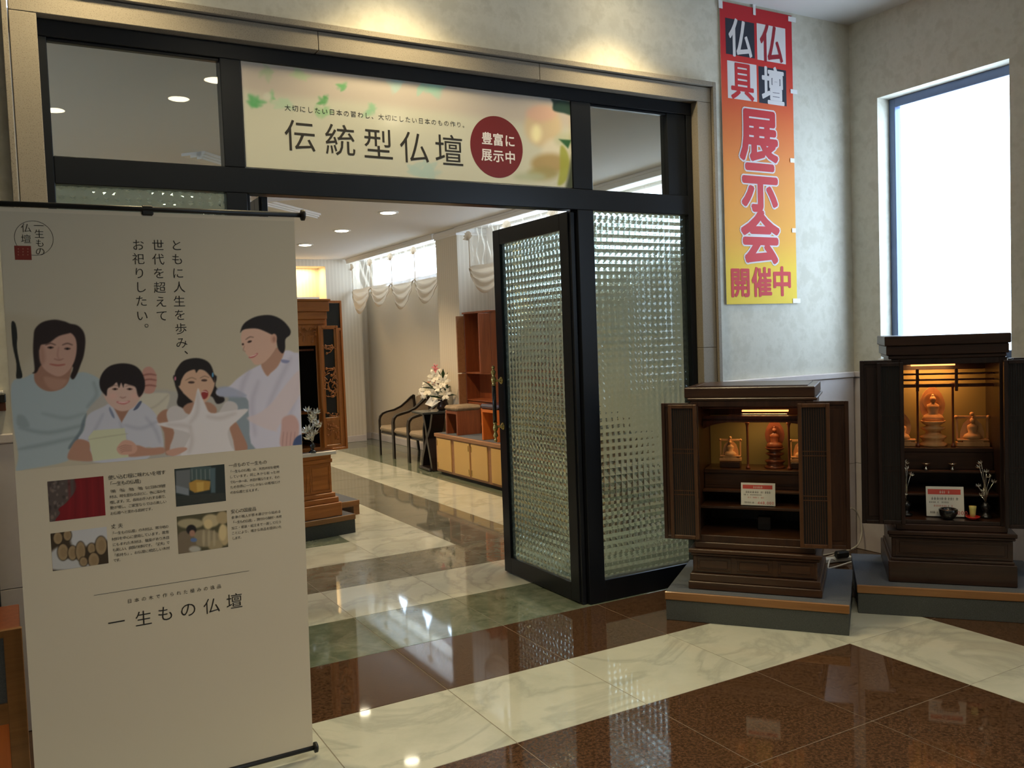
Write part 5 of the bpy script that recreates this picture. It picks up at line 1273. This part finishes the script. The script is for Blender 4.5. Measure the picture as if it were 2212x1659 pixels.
spots = [(-.06, .02, 1.06, .095), (-.02, -.10, 1.00, .09), (-.10, .18, .90, .10), (-.05, -.02, .93, .07), (-.08, .02, .84, .07), (-.02, -.14, .86, .075), (-.10, .30, .86, .07), (-.04, .14, 1.02, .07), (0, .34, .93, .055), (-.08, -.08, .93, .06)]
for x, y, z, s in spots: petal_flower(Vector((x, y, z - LZ)), (-.8, -.75 + rr.uniform(-.3, .3), .25 + rr.uniform(-.3, .4)), s, 6, M['petal'], 'lily_bloom')
for x, y, z, s in ((-.02, .12, 1.17, .04), (-.03, .10, 1.13, .045), (-.02, .09, 1.09, .04), (-.03, .07, 1.06, .04), (-.06, .16, .99, .05), (-.06, .02, .99, .035)): petal_flower(Vector((x, y, z - LZ)), (-.8, -.8, .2), s, 5, M['pink'] if z > 1.0 else M['peach'], 'pink_spray')
for k in range(26):
    a = rr.uniform(0, 6.28); el = rr.uniform(-.2, 1.0); ln_ = rr.uniform(.12, .26); base_ = Vector((rr.uniform(-.05, .03), rr.uniform(-.12, .16), rr.uniform(.78, .92) - LZ))
    if k < 3: base_ = Vector((-.02, -.08, 1.0 - LZ)); el = 1.3; ln_ = .16
    d = Vector((math.cos(a) * math.cos(el) * .8 - .2, math.sin(a) * math.cos(el) * .9, math.sin(el))).normalized(); sd = d.cross(Vector((0, 0, 1))).normalized() * .022
    q = Mesh(); m1 = base_ + d * ln_ * .5 + Vector((0, 0, .02)); q.quad(base_, m1 - sd, base_ + d * ln_, m1 + sd); link('leaf', q, M['leaf'], t)
q = Mesh(); q.quad((-.14, .20, .07), (-.15, -.02, .05), (-.05, -.05, .11), (-.02, .26, .17)); q.quad((-.15, .20, .13), (-.15, .34, .22), (-.08, .38, .28), (-.1, .26, .16)); link('pale_wrapping', q, M['wrap'], t)

# ================================================================ CURTAINS
def curtain(label, y0, y1, nsw, mm, zb=2.30, drop=.30, ph=0.0):
    t = thing('swagged_curtain', label, 'curtain', (4.60, (y0 + y1) / 2, ZI - .04), 0, 'swagged window curtains')
    x0 = 4.60
    # sheer upper part, gathered at every cord
    q = Mesh(); n = nsw * 24; rows = 10; V = []
    for j in range(rows + 1):
        r = []
        for i in range(n + 1):
            s_ = (i / n * nsw) % 1; y = y0 + (y1 - y0) * i / n
            z = 2.765 - (2.765 - zb) * j / rows; sag = -.05 * (1 - (2 * s_ - 1) ** 2) * (j / rows)
            x = x0 + .022 * math.sin(i * 1.9) + .018 * math.sin(i * .7 + j) - .015 * math.cos(2 * PI * s_) * j / rows
            r.append(q.bm.verts.new((x, y, z + sag)))
        V.append(r)
    for j in range(rows):
        for i in range(n):
            f = q.bm.faces.new((V[j][i], V[j][i + 1], V[j + 1][i + 1], V[j + 1][i])); f.smooth = True
    link('sheer_top', q, M['lace'], t, True)
    for k in range(nsw + 1):                      # gathered tufts along the cords
        y = y0 + (y1 - y0) * k / nsw; q = Mesh()
        for a in np.linspace(-1.2, 1.2, 7):
            q.quad((x0 - .03, y, 2.64), (x0 - .035, y + .11 * math.sin(a), 2.64 + .10 * math.cos(a)), (x0 - .05, y + .12 * math.sin(a + .2), 2.64 + .10 * math.cos(a + .2)), (x0 - .045, y + .01, 2.635))
        q.tube([(x0 - .03, y, 2.64), (x0 - .03, y, zb)], .006, 5); link('gathered_tuft', q, M['swag'], t, True)
    for k in range(nsw):                          # hanging swags
        ya, yb = y0 + (y1 - y0) * k / nsw, y0 + (y1 - y0) * (k + 1) / nsw; q = Mesh(); nu, nv = 20, 18; V = []
        dr = drop * (1 + .15 * math.sin(k * 2.3 + ph))
        for j in range(nv + 1):
            v = j / nv; r = []
            for i in range(nu + 1):
                u = i / nu; e = 1 - (2 * u - 1) ** 2
                ytight = ya + (yb - ya) * (.5 + (u - .5) * (1 - .10 * v))
                z = zb + .03 - .05 * v - dr * v * e ** .8 + .012 * math.sin(v * 19 + 3 * e)
                x = x0 - .035 - .05 * e * abs(math.sin(v * PI * 3.2)) - .02 * v + .012 * math.sin(u * 40 + v * 6) * (1 - e)
                r.append(q.bm.verts.new((x, ytight, z)))
            V.append(r)
        for j in range(nv):
            for i in range(nu):
                f = q.bm.faces.new((V[j][i], V[j][i + 1], V[j + 1][i + 1], V[j + 1][i])); f.smooth = True
        link('swag', q, M['swag'], t, True)
    return t
curtain('swagged beige curtain over the far high window', 9.72, 12.92, 4, 'swag')
c2 = curtain('swagged beige curtain over the near high window behind the column', 4.45, 8.95, 5, 'swag', ph=1.0)

# ================================================================ LEFT EDGE
t = thing('wooden_cabinet', 'orange brown wooden cabinet with blue grey door panel at the lower left edge', 'cabinet', (-.627, 3.34, 0))
link('carcass', Mesh().box(0, .59, .012, .36, .0, .58, .003), M['rwood'], t)
for xa in (0, .542): link('door_stile', Mesh().box(xa, xa + .055, -.01, .012, 0, .59, .002), M['trimwood'], t)
for z0, z1 in ((.565, .59), (.275, .345), (0, .05)): link('door_rail', Mesh().box(.055, .545, -.01, .012, z0, z1, .002), M['trimwood'], t)
link('upper_panel', Mesh().box(.055, .545, -.004, .008, .345, .565), M['carpetb'], t, label='blue grey upper panel')
link('lower_panel', Mesh().box(.055, .545, -.004, .008, .05, .275), M['orange'], t)  # orange colour stands in for a warm reflection on this panel
t = thing('wall_shelf', 'thin black wall shelf rail above the marble at the far left', 'shelf', (-.45, YW, 1.33))
link('shelf_bar', Mesh().box(-.40, .412, -.05, 0, -.012, .022, .003), M['blackp'], t); link('shelf_lip', Mesh().box(-.40, .405, -.04, 0, .0225, .034, .002), M['white'], t)
link('bracket', Mesh().box(.37, .41, -.03, 0, -.045, -.0125, .002), M['redwood'], t)
q = Mesh(); q.box(-.28, .0, -.012, .012, 0, .98, .003); q.box(-.27, -.01, -.014, -.012, .02, .96)
single('leaning_panel', 'narrow black panel standing at the wall beside the banner', 'panel', q, M['blackp'], (-.098, 3.88, .0), 0)
